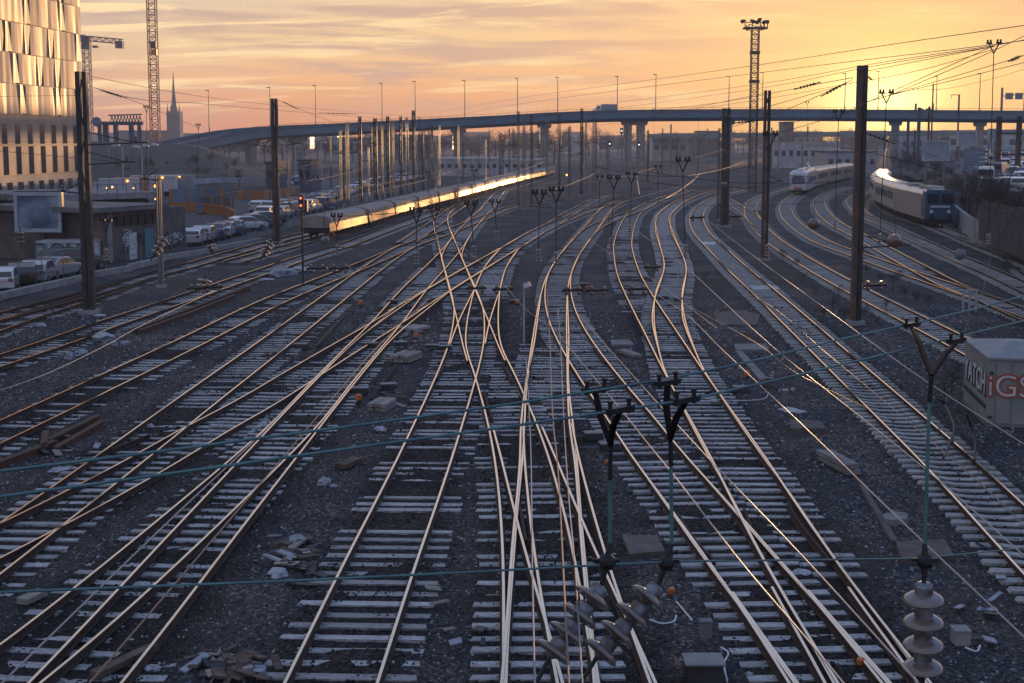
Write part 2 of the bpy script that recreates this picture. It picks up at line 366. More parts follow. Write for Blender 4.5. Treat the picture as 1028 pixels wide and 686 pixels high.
def stones():                                          # loose ballast stones, too many to count
    import numpy as np
    rg = np.random.default_rng(4)
    m = bpy.data.materials.new('stone'); m.use_nodes = True; MATS['stone'] = m; nt = m.node_tree; N = nt.nodes; L = nt.links; bs = N['Principled BSDF']; bs.inputs['Roughness'].default_value = .7; bs.inputs['Specular IOR Level'].default_value = .35
    ge = N.new('ShaderNodeNewGeometry'); r = N.new('ShaderNodeValToRGB'); L.new(ge.outputs['Random Per Island'], r.inputs[0]); L.new(r.outputs[0], bs.inputs['Base Color'])
    e = r.color_ramp.elements; e[0].position = 0; e[0].color = (.025, .026, .032, 1); e[1].position = 1; e[1].color = (.42, .42, .44, 1)
    for p_, c_ in ((.35, (.05, .051, .056)), (.6, (.085, .085, .092)), (.70, (.14, .10, .08)), (.80, (.18, .18, .195)), (.93, (.30, .30, .32))):
        x = e.new(p_); x.color = (*c_, 1)
    P_ = []
    for y0, y1, dn, sz in ((16, 26, 75, .030), (26, 36, 48, .036), (36, 50, 24, .046), (50, 72, 10, .062)):
        hw = .42 * y1 + 1; n = int((y1 - y0) * 2 * hw * dn); xs = rg.uniform(-hw, hw, n); ys = rg.uniform(y0, y1, n); k = np.abs(xs) < .40 * ys + 1.2
        P_.append(np.stack([xs[k], ys[k], sz * rg.uniform(.65, 1.5, k.sum())], 1))
    A = np.concatenate(P_); n = len(A)
    z = np.array([gh(x, y) for x, y in A[:, :2]])
    base = np.array([(1, 0, 0), (0, 1, 0), (-1, 0, 0), (0, -1, 0), (0, 0, 1), (0, 0, -1)], float)
    V = base[None] * rg.uniform(.6, 1.25, (n, 6, 1)) + rg.uniform(-.28, .28, (n, 6, 3)); V[:, :, 2] *= .75
    th = rg.uniform(0, 6.28, n); c, s = np.cos(th), np.sin(th); X = V[:, :, 0] * c[:, None] - V[:, :, 1] * s[:, None]; Y = V[:, :, 0] * s[:, None] + V[:, :, 1] * c[:, None]
    V = np.stack([X, Y, V[:, :, 2]], 2) * A[:, 2][:, None, None]
    V[:, :, 0] += A[:, 0][:, None]; V[:, :, 1] += A[:, 1][:, None]; V[:, :, 2] += (z - .004 + rg.uniform(-.012, .018, n))[:, None]
    F_ = np.array([(0, 1, 4), (1, 2, 4), (2, 3, 4), (3, 0, 4), (1, 0, 5), (2, 1, 5), (3, 2, 5), (0, 3, 5)]); Fa = (F_[None] + (np.arange(n) * 6)[:, None, None]).reshape(-1)
    me = bpy.data.meshes.new('ballast_stones'); me.vertices.add(n * 6); me.vertices.foreach_set('co', V.reshape(-1)); me.loops.add(len(Fa)); me.loops.foreach_set('vertex_index', Fa); me.polygons.add(n * 8)
    me.polygons.foreach_set('loop_start', np.arange(n * 8) * 3); me.update(calc_edges=True); me.validate(); me.materials.append(m)
    m2 = m.copy(); m2.name = 'stone_oily'; e2 = [n_ for n_ in m2.node_tree.nodes if n_.type == 'VALTORGB'][0].color_ramp.elements
    for q in e2: q.color = (q.color[0] * .36, q.color[1] * .33, q.color[2] * .32, 1)
    me.materials.append(m2); dd = bed_dist(A); oily = (dd + rg.normal(0, .18, n) < 1.35).astype(np.int32); me.polygons.foreach_set('material_index', np.repeat(oily, 8))
    o = bpy.data.objects.new('ballast_stones', me); col.objects.link(o); tag(o, 'loose grey ballast stones between the tracks', 'gravel', None, 'stuff'); print('stones', n)
# ------------------------------------------------------------------ railway tracks
GA, RT = 1.435, .17
def resample(pts, step):
    out = [pts[0]]; acc = 0
    for a, b in zip(pts, pts[1:]):
        L = (b - a).length; t = step - acc
        while t < L: out.append(a.lerp(b, t / L)); t += step
        acc = L - (t - step)
    if (out[-1] - pts[-1]).length > step * .4: out.append(pts[-1])
    return out
def catmull(p, k=8):
    q = [p[0] * 2 - p[1]] + p + [p[-1] * 2 - p[-2]]; out = []
    for i in range(1, len(q) - 2):
        a, b, c, d = q[i - 1:i + 3]
        # centripetal
        def tj(ti, u, v): return ti + max((v - u).length, 1e-4) ** .5
        t0 = 0; t1 = tj(t0, a, b); t2 = tj(t1, b, c); t3 = tj(t2, c, d)
        for j in range(k):
            t = t1 + (t2 - t1) * j / k
            A1 = a * ((t1 - t) / (t1 - t0)) + b * ((t - t0) / (t1 - t0)); A2 = b * ((t2 - t) / (t2 - t1)) + c * ((t - t1) / (t2 - t1)); A3 = c * ((t3 - t) / (t3 - t2)) + d * ((t - t2) / (t3 - t2))
            B1 = A1 * ((t2 - t) / (t2 - t0)) + A2 * ((t - t0) / (t2 - t0)); B2 = A2 * ((t3 - t) / (t3 - t1)) + A3 * ((t - t1) / (t3 - t1))
            out.append(B1 * ((t2 - t) / (t2 - t1)) + B2 * ((t - t1) / (t2 - t1)))
    out.append(p[-1]); return out
def offset(pts, d):                                   # d > 0 to the right of travel
    out = []
    for i, p in enumerate(pts):
        t = (pts[min(i + 1, len(pts) - 1)] - pts[max(i - 1, 0)]).normalized()
        out.append(p + Vector((t.y, -t.x, 0)) * d)
    return out
def centre(side, px, near=6.0, sm=6):
    w = [G(x, y, RT) for x, y in px]
    w = [w[0] + (w[0] - w[1]).normalized() * near] + w if near else w
    c = resample(catmull(w), 1.0)
    c = offset(c, {'L': GA / 2 + .035, 'R': -GA / 2 - .035, 'C': 0}[side])
    for _ in range(sm):
        c = [c[0]] + [(c[i - 1] + c[i] * 2 + c[i + 1]) / 4 for i in range(1, len(c) - 1)] + [c[-1]]
    for p in c: p.z = 0
    return c
PROF = [(-.07, 0), (.07, 0), (.07, .012), (.012, .03), (.01, .11), (.036, .128), (.027, .15), (-.027, .15), (-.036, .128), (-.01, .11), (-.012, .03), (-.07, .012)]
def rail_mb(line, zo, low=.02):
    mb = MB(); n = len(PROF); N = len(line)
    for i, p in enumerate(line):
        t = (line[min(i + 1, N - 1)] - line[max(i - 1, 0)]).normalized(); r = Vector((t.y, -t.x, 0))
        for a, h in PROF: mb.v.append(p + r * a + Vector((0, 0, h + low + zo)))
    for i in range(N - 1):
        for j in range(n):
            k = i * n; mb.f.append([k + j, k + (j + 1) % n, k + n + (j + 1) % n, k + n + j]); mb.mi.append(1 if j == 6 else 0)
    mb.f.append(list(range(n))[::-1]); mb.mi.append(0); mb.f.append([(N - 1) * n + j for j in range(n)]); mb.mi.append(0)
    return mb
def sleeper_mesh(kind, k):
    mb = MB(); rr = random.Random(k)
    if kind == 'wood':
        mb.box((0, 0, 0), (2.6, .25 + rr.uniform(-.02, .02), .14))
        for v in mb.v: v += Vector((rr.uniform(-.03, .03), rr.uniform(-.012, .012), rr.uniform(-.008, .006)))
        for sx in (-1, 1):
            for o in (-.1, .1):
                mb.box((sx * (GA / 2 + .035) + o, .02, .08), (.05, .07, .035))
        return mb.mesh('sleeper', 'sleeper')
    # concrete: high ends, waisted middle
    prof = [(-1.25, .0), (-1.2, .07), (-.5, .07), (-.25, .03), (.25, .03), (.5, .07), (1.2, .07), (1.25, 0), (1.25, -.07), (-1.25, -.07)]
    mb.prism([(a, -.14, h) for a, h in prof], (0, .28, 0))
    return mb.mesh('sleeper', 'sleeper_concrete')
SLM = {'wood': [sleeper_mesh('wood', k) for k in range(5)], 'conc': [sleeper_mesh('conc', k) for k in range(2)]}
placed = []      # earlier centre lines as a grid
from mathutils.kdtree import KDTree
def make_kd(lines):
    pts = [p for l in lines for p in l]
    kd = KDTree(max(1, len(pts)))
    for i, p in enumerate(pts): kd.insert(p, i)
    kd.balance(); return kd
TRK = {}
def track(key, label, side, px, kind='wood', near=6.0, sm=6, ymin=0, miss=.04, smax=100, ends=None):
    c = centre(side, px, near, sm); TRK[key] = c
    idx = len(TRK); zo = (idx % 12) * .0022
    t = empty('railway_track', c[0], 0, label, 'railway track', 'railway tracks crossing the yard'); base = Vector(c[0])
    for d in (-GA / 2 - .035, GA / 2 + .035):
        ln = [p - base for p in offset(c, d)]
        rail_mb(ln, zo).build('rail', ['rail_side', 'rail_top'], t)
    kd = make_kd(placed) if placed else None
    # stations
    st = []; fine = resample(c, .05); last = None; acc = 0
    for i in range(1, len(fine)):
        a, b = fine[i - 1], fine[i]; dd = (b - a)
        if abs(dd.x) < abs(dd.y) * .45:
            if math.floor(a.y / .6) != math.floor(b.y / .6) and (last is None or (b - last).length > .4): st.append((b, dd.normalized())); last = b
        elif last is None or (b - last).length >= .6: st.append((b, dd.normalized())); last = b
    rr = random.Random(idx); cnt = 0; rest = MB()
    for p, d in st:
        if rr.random() < miss: continue
        x0, x1 = -1.3, 1.3; r = Vector((d.y, -d.x, 0))
        if kd:
            q, _, dist = kd.find(p); lat = (q - p).dot(r)
            if dist < 1.15: continue
            if dist < 2.62:
                if lat > 0: x1 = dist - 1.31
                else: x0 = -(dist - 1.31)
        ln = (x1 - x0) / 2.6; cc = p + r * ((x0 + x1) / 2) + Vector((0, 0, -.045 + rr.uniform(-.036 if kind == 'wood' else -.02, .008) + (.04 if kind == 'conc' else 0) + (idx % 5) * .0035))
        ang = math.atan2(r.y, r.x) + rr.uniform(-.012, .012)
        if cnt < smax and p.y < 150:
            o = bpy.data.objects.new('sleeper', rr.choice(SLM[kind])); col.objects.link(o); o.parent = t
            o.location = cc - base; o.rotation_euler = (0, 0, ang); o.scale = (ln * rr.uniform(.97, 1.03), 1, 1); cnt += 1
        else:
            rest.box(cc - base, (2.6 * ln, .25, .14), ang)
    if rest.v:
        o = rest.build('sleeper', 'sleeper' if kind == 'wood' else 'sleeper_concrete', t); tag(o, kind='stuff')
    placed.append(c)
    return t
track('T9', 'straight track of white sleepers running up from the lower middle left of the points', 'L', [(285.6,686),(339.3,576.8),(401,456),(448.3,352),(454,330),(456,311),(452.5,292),(445,264.6),(442,252),(438,238.6),(435.5,226),(437,217),(447,207),(466,198),(485,190.5)], miss=.22)
track('T10', 'track from the bottom middle whose left rail runs almost upright', 'L', [(505.5,686),(505.4,572),(502,506.8),(496,456),(489,421.6),(475.4,372.5),(467.9,350),(467.9,330),(473,303),(476.6,290),(486,269),(502,250)])
track('T12', 'long track curving from the lower right up into the middle of the yard', 'L', [(792.3,686),(741.5,605.5),(717,572),(680,520),(634,458),(605,413),(588.3,389.4),(564,350),(551,321.5),(547,300),(549,280),(556,264),(567,250),(583.8,231),(598,213.8),(606,207.5),(617,203)])
track('T13', 'right-hand S-shaped track of the pair beyond the middle-right points', 'R', [(930.3,686),(867.7,600.5),(845,572),(795,498.3),(765.3,458),(721.2,394.5),(707.7,374),(693.3,342),(686,323),(684.5,304),(688.8,269),(683,251.7),(674,232.8),(672.8,221),(675.7,212.3),(688.8,203),(709,194.8),(722,191),(745,187)])
track('T1', 'leftmost track of the bottom left pair, its left rail leaving the picture', 'R', [(41.5,686),(72.8,661.4),(174,570),(291.9,456),(324,422),(352,386),(382,350),(400,329),(407,320),(429,290),(446.7,270),(464,249),(474.4,232.8),(487.6,216.7),(495,209.4),(502,199),(508,190)])
track('T4', 'long track on the left with sleepers stepping up beside a bare gravel strip', 'L', [(-40,553),(0,525.4),(99.9,456),(170,406),(261.4,342),(331.5,291.6),(368,266),(400,247),(429,237),(485,216),(502,209.4),(520,205),(545,200)])
track('T15', 'lone track with bow-shaped sleepers curving down to the right edge', 'L', [(1105,660),(1023.5,572),(971,514),(930.4,469.4),(873.3,412),(811.3,350),(753,292),(729.6,270),(713.6,253),(696,233),(692.5,218),(699,208),(721,196),(743,190)], kind='conc', miss=0)
track('T7', 'rusty track on the left edge between gravel and a strewn path', 'L', [(-60,449),(0,422.4),(181,340),(260,302.5),(353.4,266),(388.4,251.8),(402,246)], miss=.2)
track('T8', 'track on the left running in front of the low gold-sided wagons', 'L', [(-50,372),(0,356),(47,341),(89,326),(130,313),(175,298),(260,270),(292,259),(333,247),(387,228),(416,218),(452,205),(500,190),(550,176)], miss=.1)
track('T8b', 'track on the left under the low gold-sided wagons', 'L', [(225,262),(262,252),(292,244),(318,237),(345,230.5),(387,218),(416,210),(452,200.5),(500,187.5),(550,175.5)], near=0)
track('T20', 'rusty track nearest the parked cars and the graffiti wall', 'L', [(-40,335),(0,321),(85,295),(130,279),(165,270),(260,243.8),(318,230),(400,210)], miss=.1)
track('T16', 'gold gleaming track passing right of the tallest rusty mast', 'L', [(1085,420),(1028,390),(967,355),(905,322),(850.4,293),(810,270),(768,242),(763,237),(756,230),(747,216.7),(729.6,204.3),(722,199)], kind='conc', miss=0)
track('T18', 'curved track with a brown sleeper bed in front of the silver train', 'L', [(1070,336),(1028,319),(1003,309.6),(965,296),(925,282),(885,268),(852.3,256),(818,243.6),(799,232),(787.6,222),(783.2,214.4),(783.8,205.5),(794.6,196.6),(812,189),(850,180)], kind='conc', miss=0)
track('T22', 'curved track right of the tallest mast, next to the blue locomotive', 'L', [(1080,317),(1028,294.4),(992,276.6),(945,256),(910,239.8),(884,227),(863.7,218),(853.5,209.3),(849.8,205),(852,199),(865,193),(885,186)], kind='conc', miss=0)
track('T23', 'track under the blue locomotive and its coaches at the right', 'L', [(1060,279),(1028,265),(994.4,252.4),(969,242.3),(942.4,230.9),(926,224.5),(898,215.5),(884,208),(878,201),(880,193),(897,184)], kind='conc', miss=0)
track('T5', 'bright track climbing from the slip points to the middle distance', 'L', [(390,312),(398.6,308),(426,291.6),(448,279),(464,270),(502,249.5),(540,228.5),(562,219.5),(601,206.5),(617,202.8),(656.7,192),(690,184)], near=0)
track('T2', 'second track of the bottom left pair, swinging onto the bright climbing track', 'R', [(121.9,686),(174,620.8),(212,570),(300.3,456),(344,399.6),(388,346),(400,334),(432,308),(452.5,292),(487.6,270),(519.7,249.5)])
track('T3', 'track joining the two left-hand tracks in a crossing near the rusty rail pile', 'L', [(-40,545),(5,524),(47,503.4),(135.4,457.7),(180,431.7),(227.5,408),(278.3,378.4),(327,350),(368,327),(398.6,308),(426,291.6)])
track('T11', 'track just right of the picture centre with a thin brown wire above it', 'R', [(596.8,686),(593.4,637.7),(585.8,572),(576.5,456),(572.2,433),(569.2,357),(569.5,296.7),(573.5,275),(585.2,250),(598,232.8),(608.6,219.6),(616,209),(627.6,202)])
track('T14', 'left of the two S-shaped tracks beyond the middle-right points', 'L', [(691,418),(680.6,399.5),(667,372.5),(659.5,342),(656.7,323),(658,295),(667,269),(664,251.7),(659.7,232.8),(658,218),(664,212.3),(680,201),(706,192),(722,188.5),(745,185)], near=2)
track('T14x', 'middle-right track whose rails cross the long curving track at the frog', 'L', [(840.6,686),(790.6,605.5),(771.4,572),(736,505),(712,456),(690.8,418),(665.4,370.8),(651,342),(627.6,295),(619.5,275),(615.9,250),(616.6,243),(623,225.5),(633.4,212),(661,199),(690,190)])
track('T10b', 'diverging track that forks right out of the bottom middle', 'L', [(564.6,686),(552.8,641),(538.4,593.7),(531.6,570),(518,520),(502,456),(495,430)], near=6)
track('T11b', 'track from the bottom right of centre that forks left under the teal wires', 'R', [(652.7,686),(613.7,576.8),(579.9,456),(574,425)], near=6)
track('T11c', 'short link merging into the bottom middle track from the right', 'L', [(507.5,686),(508,655),(514.7,570),(518.9,513.5),(524.9,456),(526.5,426.6),(529,382.6),(536.7,342),(540,318),(545.8,285),(556,264)], near=6)
track('T12b', 'fork track leaving the lower right corner beside its twin', 'R', [(891.4,686),(833.9,620.8),(800,583.5),(788.3,572),(752.8,530.5),(686.8,456)], near=6)
track('T12c', 'inner fork of the lower right points', 'L', [(800.8,686),(745,609),(735,594)], near=6)
track('T13c', 'outer fork of the lower right points', 'R', [(921.9,686),(905,661),(862.6,607),(852,590)], near=6)
track('T9b', 'track leaving the double slip towards the upper right', 'L', [(452,345),(459.8,324),(468.6,305.5),(476.6,290),(486,269),(502,250),(527,235)], near=0)
track('T10c', 'track leaving the double slip towards the upper left', 'R', [(507,362),(501.4,350),(491,324),(478.8,295),(467,267.5),(462.8,257.6),(455.5,238.6),(449.6,224),(450,217),(458,209),(475,200),(493,192)], near=0)
track('Tslip', 'short slip linking two crossing tracks near the concrete slabs', 'R', [(467.9,268),(463.5,258),(466,248),(474,233)], near=0)
track('T11d', 'track curving right behind the short steel droppers in the middle distance', 'L', [(575,240),(586.7,229.8),(602.7,221.8),(633.4,210.9),(656.7,200),(690,190.4)], near=0)
track('T5u', 'far track with a bright sleeper bed behind the middle hangers', 'L', [(548,225),(559,218),(583.8,205),(604,196),(627.6,192),(655,188)], near=0)
track('T17', 'track curving out of sight towards the silver train', 'R', [(772,227),(764.6,221),(759.5,212),(760,206),(764,201),(773,196),(787,191),(800,187)], near=0, kind='conc')
track('T19', 'inner curved track left of the blue locomotive', 'R', [(1075,329),(1028,309.6),(997,297),(974,289.3),(957.6,281.7),(939.9,272.8),(909.4,257),(863.7,233.4),(852,228.3),(837,218),(830.7,210.6),(828,203),(834.5,195.4),(853.5,187.8)], kind='conc', miss=0)
track('T24', 'branch track at the right edge beyond the track of the locomotive', 'L', [(1060,300),(1028,275),(1006,257.6),(992,251),(960,238.7)], kind='conc', near=0)
track('T21', 'branch track along the foot of the concrete kerb at the left edge', 'L', [(-40,324),(0,313),(85,291.6),(130,278)], near=0)
track('T26', 'far left track curving behind the low gold-sided wagons', 'L', [(400,243),(432,222.5),(462,203),(490,190),(520,180)], near=0)
stain_ground(); stones()
# ------------------------------------------------------------------ far background
mat('deck_band', (.12, .18, .22), .5, .1, var=.15, scale=.3); mat('deck_under', (.13, .14, .16), .85, 0, var=.15, scale=.2); mat('hill_grass', (.045, .047, .042), .95, 0, c2=(.075, .07, .06), scale=.15)
mat('scrub', (.03, .022, .018), .95, 0, c2=(.14, .10, .075), scale=.4, bump=1, bscale=3); mat('bark', (.055, .045, .04), .95); mat('twig', (.085, .065, .055), .95, 0, var=.3, scale=2, objvar=.25)
mat('wall_pale', (.42, .42, .43), .85, 0, var=.25, scale=.6); mat('wall_brown', (.17, .135, .115), .9, 0, c2=(.09, .085, .09), scale=.9); mat('roof_dark', (.07, .07, .075), .9); mat('barrier_blue', (.17, .21, .26), .7, 0, var=.1, scale=1)
mat('barrier_orange', (.50, .20, .07), .6, 0, var=.15, scale=2); mat('panel_grey', (.30, .33, .36), .5, .2, var=.1, scale=1); mat('stone_dark', (.10, .11, .14), .9, 0, var=.1, scale=.1)
mat('bill_print', (.05, .085, .15), .35, 0, c2=(.30, .36, .42), scale=.55, lo=.42, hi=.7); mat('bill_frame', (.36, .42, .46), .4, .2); mat('sign_blue', (.05, .16, .30), .5); mat('teal_paint', (.10, .22, .26), .6)
mat('facade_gold', (.46, .32, .22), .6, .15, var=.08, scale=.6); mat('facade_gold_light', (.52, .37, .25), .5, .4, var=.06, scale=.6); mat('facade_glass', (.07, .075, .085), .35, 0); mat('facade_base', (.36, .30, .25), .6, .1, var=.1, scale=.5)
mat('shed_metal', (.20, .215, .23), .6, .1, c2=(.30, .29, .27), scale=1.5, detail=9); mat('graf_white', (.55, .56, .58), .6, 0, var=.2, scale=3); mat('graf_dark', (.03, .035, .04), .6); mat('graf_orange', (.38, .09, .05), .55); mat('graf_blue', (.16, .25, .31), .6)
# viaduct
DK = [(100, 158, 330), (150, 151, 350), (200, 141, 370), (256, 129.5, 390), (300, 126, 400), (350, 123.8, 410), (400, 121, 418), (450, 118.5, 424), (500, 116, 430), (560, 112.7, 434), (620, 110.6, 436), (700, 109.8, 436), (800, 109.6, 432), (900, 110.2, 426), (1028, 111.2, 415), (1150, 112, 400), (1400, 113.5, 370)]
via = empty('viaduct', P(600, 126, 440), 0, 'long grey blue road viaduct curving across the yard below the sunset', 'bridge')
vo = via.location
top = catmull([P(x, y, D) for x, y, D in DK], 6)
def sweep(prof, m, name):                               # prof: (across, up) pairs relative to the deck's front top edge
    rings = []
    for i, p in enumerate(top):
        t = (top[min(i + 1, len(top) - 1)] - top[max(i - 1, 0)]); t.z = 0; t.normalize(); nrm = Vector((-t.y, t.x, 0))
        rings.append([p + nrm * a + Vector((0, 0, b)) - vo for a, b in prof])
    mb = MB(); mb.loft(rings); mb.build(name, m, via)
sweep([(0, 0), (0, -1.15), (.35, -1.15), (.35, 0)], 'deck_under', 'parapet')
sweep([(-.05, -1.2), (-.05, -2.7), (.5, -2.7), (.5, -1.2)], 'deck_band', 'edge_beam')
sweep([(.6, -1.2), (.6, -2.8), (2.2, -3.7), (9.5, -3.7), (11.2, -2.8), (11.2, -1.2)], 'deck_under', 'deck')
sweep([(11.3, 0), (11.3, -1.5), (11.6, -1.5), (11.6, 0)], 'deck_under', 'parapet')
rl = MB()
for k in range(0, len(top) - 1, 1):
    rl.bar(top[k] - vo + Vector((0, .15, .55)), top[k + 1] - vo + Vector((0, .15, .55)), .09)
for a, b in zip(top, top[1:]):
    n_ = max(1, int((b - a).length / 4))
    for q in range(n_):
        p = a.lerp(b, q / n_) - vo + Vector((0, .15, 0)); rl.bar(p, p + Vector((0, 0, .6)), .1)
rl.build('railing', 'steel_grey', via)
for x, w in ((262, 3), (312, 3.4), (394, 3.2), (470, 3), (548, 3), (628, 3), (649, 3.2), (730, 3), (905, 3), (985, 3)):
    i = min(range(len(top)), key=lambda k: abs(top[k].x / top[k].y - (x - 514) / F)); p = top[i]
    t = (top[min(i + 1, len(top) - 1)] - top[max(i - 1, 0)]); t.z = 0; t.normalize(); nrm = Vector((-t.y, t.x, 0))
    c0 = p + nrm * 5.8; hz = p.z - 3.7
    mb = MB(); w *= .72; mb.box((c0.x - vo.x, c0.y - vo.y, hz / 2 - vo.z), (w, 2.4, hz), math.atan2(t.y, t.x), taper=1.15); mb.box((c0.x - vo.x, c0.y - vo.y, hz - .6 - vo.z), (w * 1.7, 3.2, 1.2), math.atan2(t.y, t.x), taper=1.15)
    mb.build('pier', 'concrete', via)
for i, (x, yt) in enumerate([(213, 90), (274, 87), (317, 85), (381, 83), (416, 81), (469, 80), (518, 78), (561, 77), (623, 76), (660, 74), (731, 76), (772, 72), (839, 73), (882, 71), (944, 76), (981, 73)]):
    k = min(range(len(top)), key=lambda k: abs(top[k].x / top[k].y - (x - 514) / F)); p = top[k]; h = ht(p, yt) - p.z + 1
    t = empty('street_lamp', p + Vector((0, 1.5, -1.2)), 0, ORD[i] + ' lamp post from the left on the viaduct', 'street lamp', 'lamp posts on the viaduct')
    MB().tube([(0, 0, 0), (0, 0, h)], [.34, .2], 6).build('pole', 'steel_grey', t); MB().box((-.35, 0, h), (1.1, .4, .22)).build('lamp_head', 'steel_dark', t)
for i, (xa, xb, yt, ypan, lb) in enumerate([(1001, 1024, 88, 94, 'road sign gantry with two dark panels at the right end of the viaduct'), (921, 938, 104, 106, 'small sign gantry on the viaduct under the sun')]):
    k = min(range(len(top)), key=lambda k: abs(top[k].x / top[k].y - (xa - 514) / F)); p = top[k]; s = p.y / F; w = (xb - xa) * s; h = ht(p, yt) - p.z + 1.2
    t = empty('sign_gantry', p + Vector((0, 1, -1.2)), 0, lb, 'sign gantry', 'sign gantries on the viaduct')
    for q in (0, w): MB().box((q, 0, h / 2), (.55, .55, h)).build('post', 'steel_grey', t)
    MB().bar((0, 0, h - 2.6), (w, 0, h - 1.9), .3).build('beam', 'steel_grey', t)
    for q in (.3, .72): MB().box((w * q, -.3, h - 2.6), (w * .33, .15, 2.0)).build('panel', 'deck_band', t)
# low second road bridge under the viaduct, right half
lb_ = empty('flyover', P(800, 140, 520), 0, 'lower bluish road bridge glimpsed beneath the viaduct at the right', 'bridge'); lo2 = lb_.location
mb = MB(); A = P(655, 137, 560); B = P(1100, 132, 470); mb.bar(A - lo2, B - lo2, 9, 1.9); mb.build('deck', 'deck_band', lb_)
for f_ in (.1, .3, .5, .7, .9):
    q = A.lerp(B, f_); MB().box((q.x - lo2.x, q.y - lo2.y, q.z / 2 - lo2.z - .8), (1.6, 4, q.z - 1)).build('pier', 'concrete', lb_)
# ------------------------------------------------------------------ hill, terrace and roads
def sheet(name, rows, m, smooth=True, kind='structure', wob=0, label=None, cat=None):
    mb = MB(); n = len(rows[0])
    for r in rows: mb.v += [Vector(p) for p in r]
    for j in range(len(rows) - 1):
        for i in range(n - 1): a = j * n + i; mb.f.append([a, a + 1, a + n + 1, a + n]); mb.mi.append(0)
    if wob:
        for v in mb.v: v.z += noise.noise(Vector(v) * .12) * wob
    o = mb.build(name, m, smooth=smooth)
    return tag(o, label, cat, None, kind)
ridge = [(60, 143), (100, 142.5), (140, 143), (180, 144.5), (200, 148), (220, 154), (240, 162), (256, 171), (270, 179), (284, 186)]
sub = []
for a, b in zip(ridge, ridge[1:]):
    for q in range(5): sub.append((a[0] + (b[0] - a[0]) * q / 5, a[1] + (b[1] - a[1]) * q / 5))
sub.append(ridge[-1]); rows = []
for f_ in [0, .08, .2, .35, .5, .7, .85, .95, 1, 1, .5, 0]:
    r = []
    for i, (x, y) in enumerate(sub):
        D = 225 + 60 * math.sin(f_ * 1.57) if len(rows) < 9 else 290 + 20 * (len(rows) - 8)
        tp = P(x, y, 288); r.append(Vector((tp.x * D / 288, D, tp.z * math.sin(f_ * math.pi / 2) - .05)))
    rows.append(r)
sheet('hill', rows, 'hill_grass', wob=.35)
def flat(name, pts, z, m, kind='structure'):
    mb = MB(); mb.poly([G(x, y, z) for x, y in pts]); return tag(mb.build(name, m), kind=kind)
flat('road', [(-60, 292), (85, 275), (165, 256), (262, 238), (330, 217), (400, 195), (400, 176), (330, 180), (250, 190), (120, 200), (-60, 240)], .006, 'asphalt')
flat('far_road', [(330, 172), (520, 166), (700, 153.5), (980, 150), (980, 147), (690, 150), (520, 160), (330, 166)], .012, 'asphalt')
# terrace with the car park, its slope and wall at the right
tz = Z2 = 4.0
edge = [(915, 160), (940, 166), (962, 176), (985, 199), (1028, 211), (1150, 243), (1300, 285)]; foot = [(895, 176), (925, 189), (957, 213), (984, 237), (1028, 253), (1200, 312), (1350, 365)]
rows = []
for f_ in (0, .15, .35, .6, .85, 1.0): rows.append([(G(*a) + Vector((0, 0, 1.3))).lerp(G(*b, tz), f_) for a, b in zip(foot, edge)])
def dens(r):
    out = []
    for a, b in zip(r, r[1:]): out += [a.lerp(b, k / 8) for k in range(8)]
    return out + [r[-1]]
sheet('slope', [dens(r) for r in rows], 'scrub', wob=.9)
mb = MB(); mb.prism([G(x, y, tz) - Vector((0, 0, .02)) for x, y in edge + [(1500, 200), (1300, 148), (1000, 146), (930, 151)]], (0, 0, -3.5)); tag(mb.build('terrace', 'asphalt'), kind='structure')
# wall below the slope
wl = [G(953, 217), G(972, 235), G(981, 242), G(1028, 259), G(1150, 303)]
t = empty('retaining_wall', wl[0], 0, 'low corrugated wall with graffiti beyond the locomotive, at the foot of the slope', 'wall')
for i, (a, b) in enumerate(zip(wl, wl[1:])):
    d = (b - a).normalized(); mb = MB(); n_ = int((b - a).length / 1.2)
    mb.prism([a - wl[0], b - wl[0], b - wl[0] + Vector((0, 0, 1.9)), a - wl[0] + Vector((0, 0, 1.9))], (d.y * .3, -d.x * .3 + .3, 0))
    for k in range(n_):
        q = a.lerp(b, (k + .5) / n_) - wl[0]; mb.box(q + Vector((-.12, -.12, .97)), (.16, .12, 1.95), math.atan2(d.y, d.x))
    mb.build('panel', 'concrete' if i > 1 else 'panel_grey', t)
# white panels and sign boards at the foot of the viaduct
for lb, x0, x1, y0, y1, D, kind in [('larger pale grey board on the slope behind the coaches', 926, 953, 142, 161, 190, 0), ('smaller pale board to the right of the gallows post', 961, 980, 132, 146, 215, 0), ('pale board partly behind the portal frame', 992, 1000, 130, 142, 230, 0), ('board of five grey horizontal slats above the terrace edge', 967, 989, 148.5, 172, 150, 1)]:
    A, B = P(x0, y1, D), P(x1, y0, D); w, h = B.x - A.x, B.z - A.z
    t = empty('notice_board', (A.x + w / 2, D, A.z - 2), 0, lb, 'board', 'boards on the right slope')
    if kind == 0:
        MB().box((0, 0, 2 + h / 2), (w, .2, h)).build('panel', 'panel_grey', t)
        f_ = MB()
        for q in (-1, 1): f_.box((q * w / 2, -.08, 2 + h / 2), (.22, .3, h + .2))
        for q in (0, 1): f_.box((0, -.1, 2 + h * q), (w + .2, .3, .22))
        f_.build('frame', 'wall_pale', t)
    else:
        for k in range(5): MB().box((0, 0, 2 + h * (k + .5) / 5), (w, .2, h / 5 * .8)).build('slat', 'barrier_blue', t)
    for q in (-.35, .35): MB().box((q * w, .2, .4), (.25, .25, 4.4)).build('post', 'steel_grey', t)
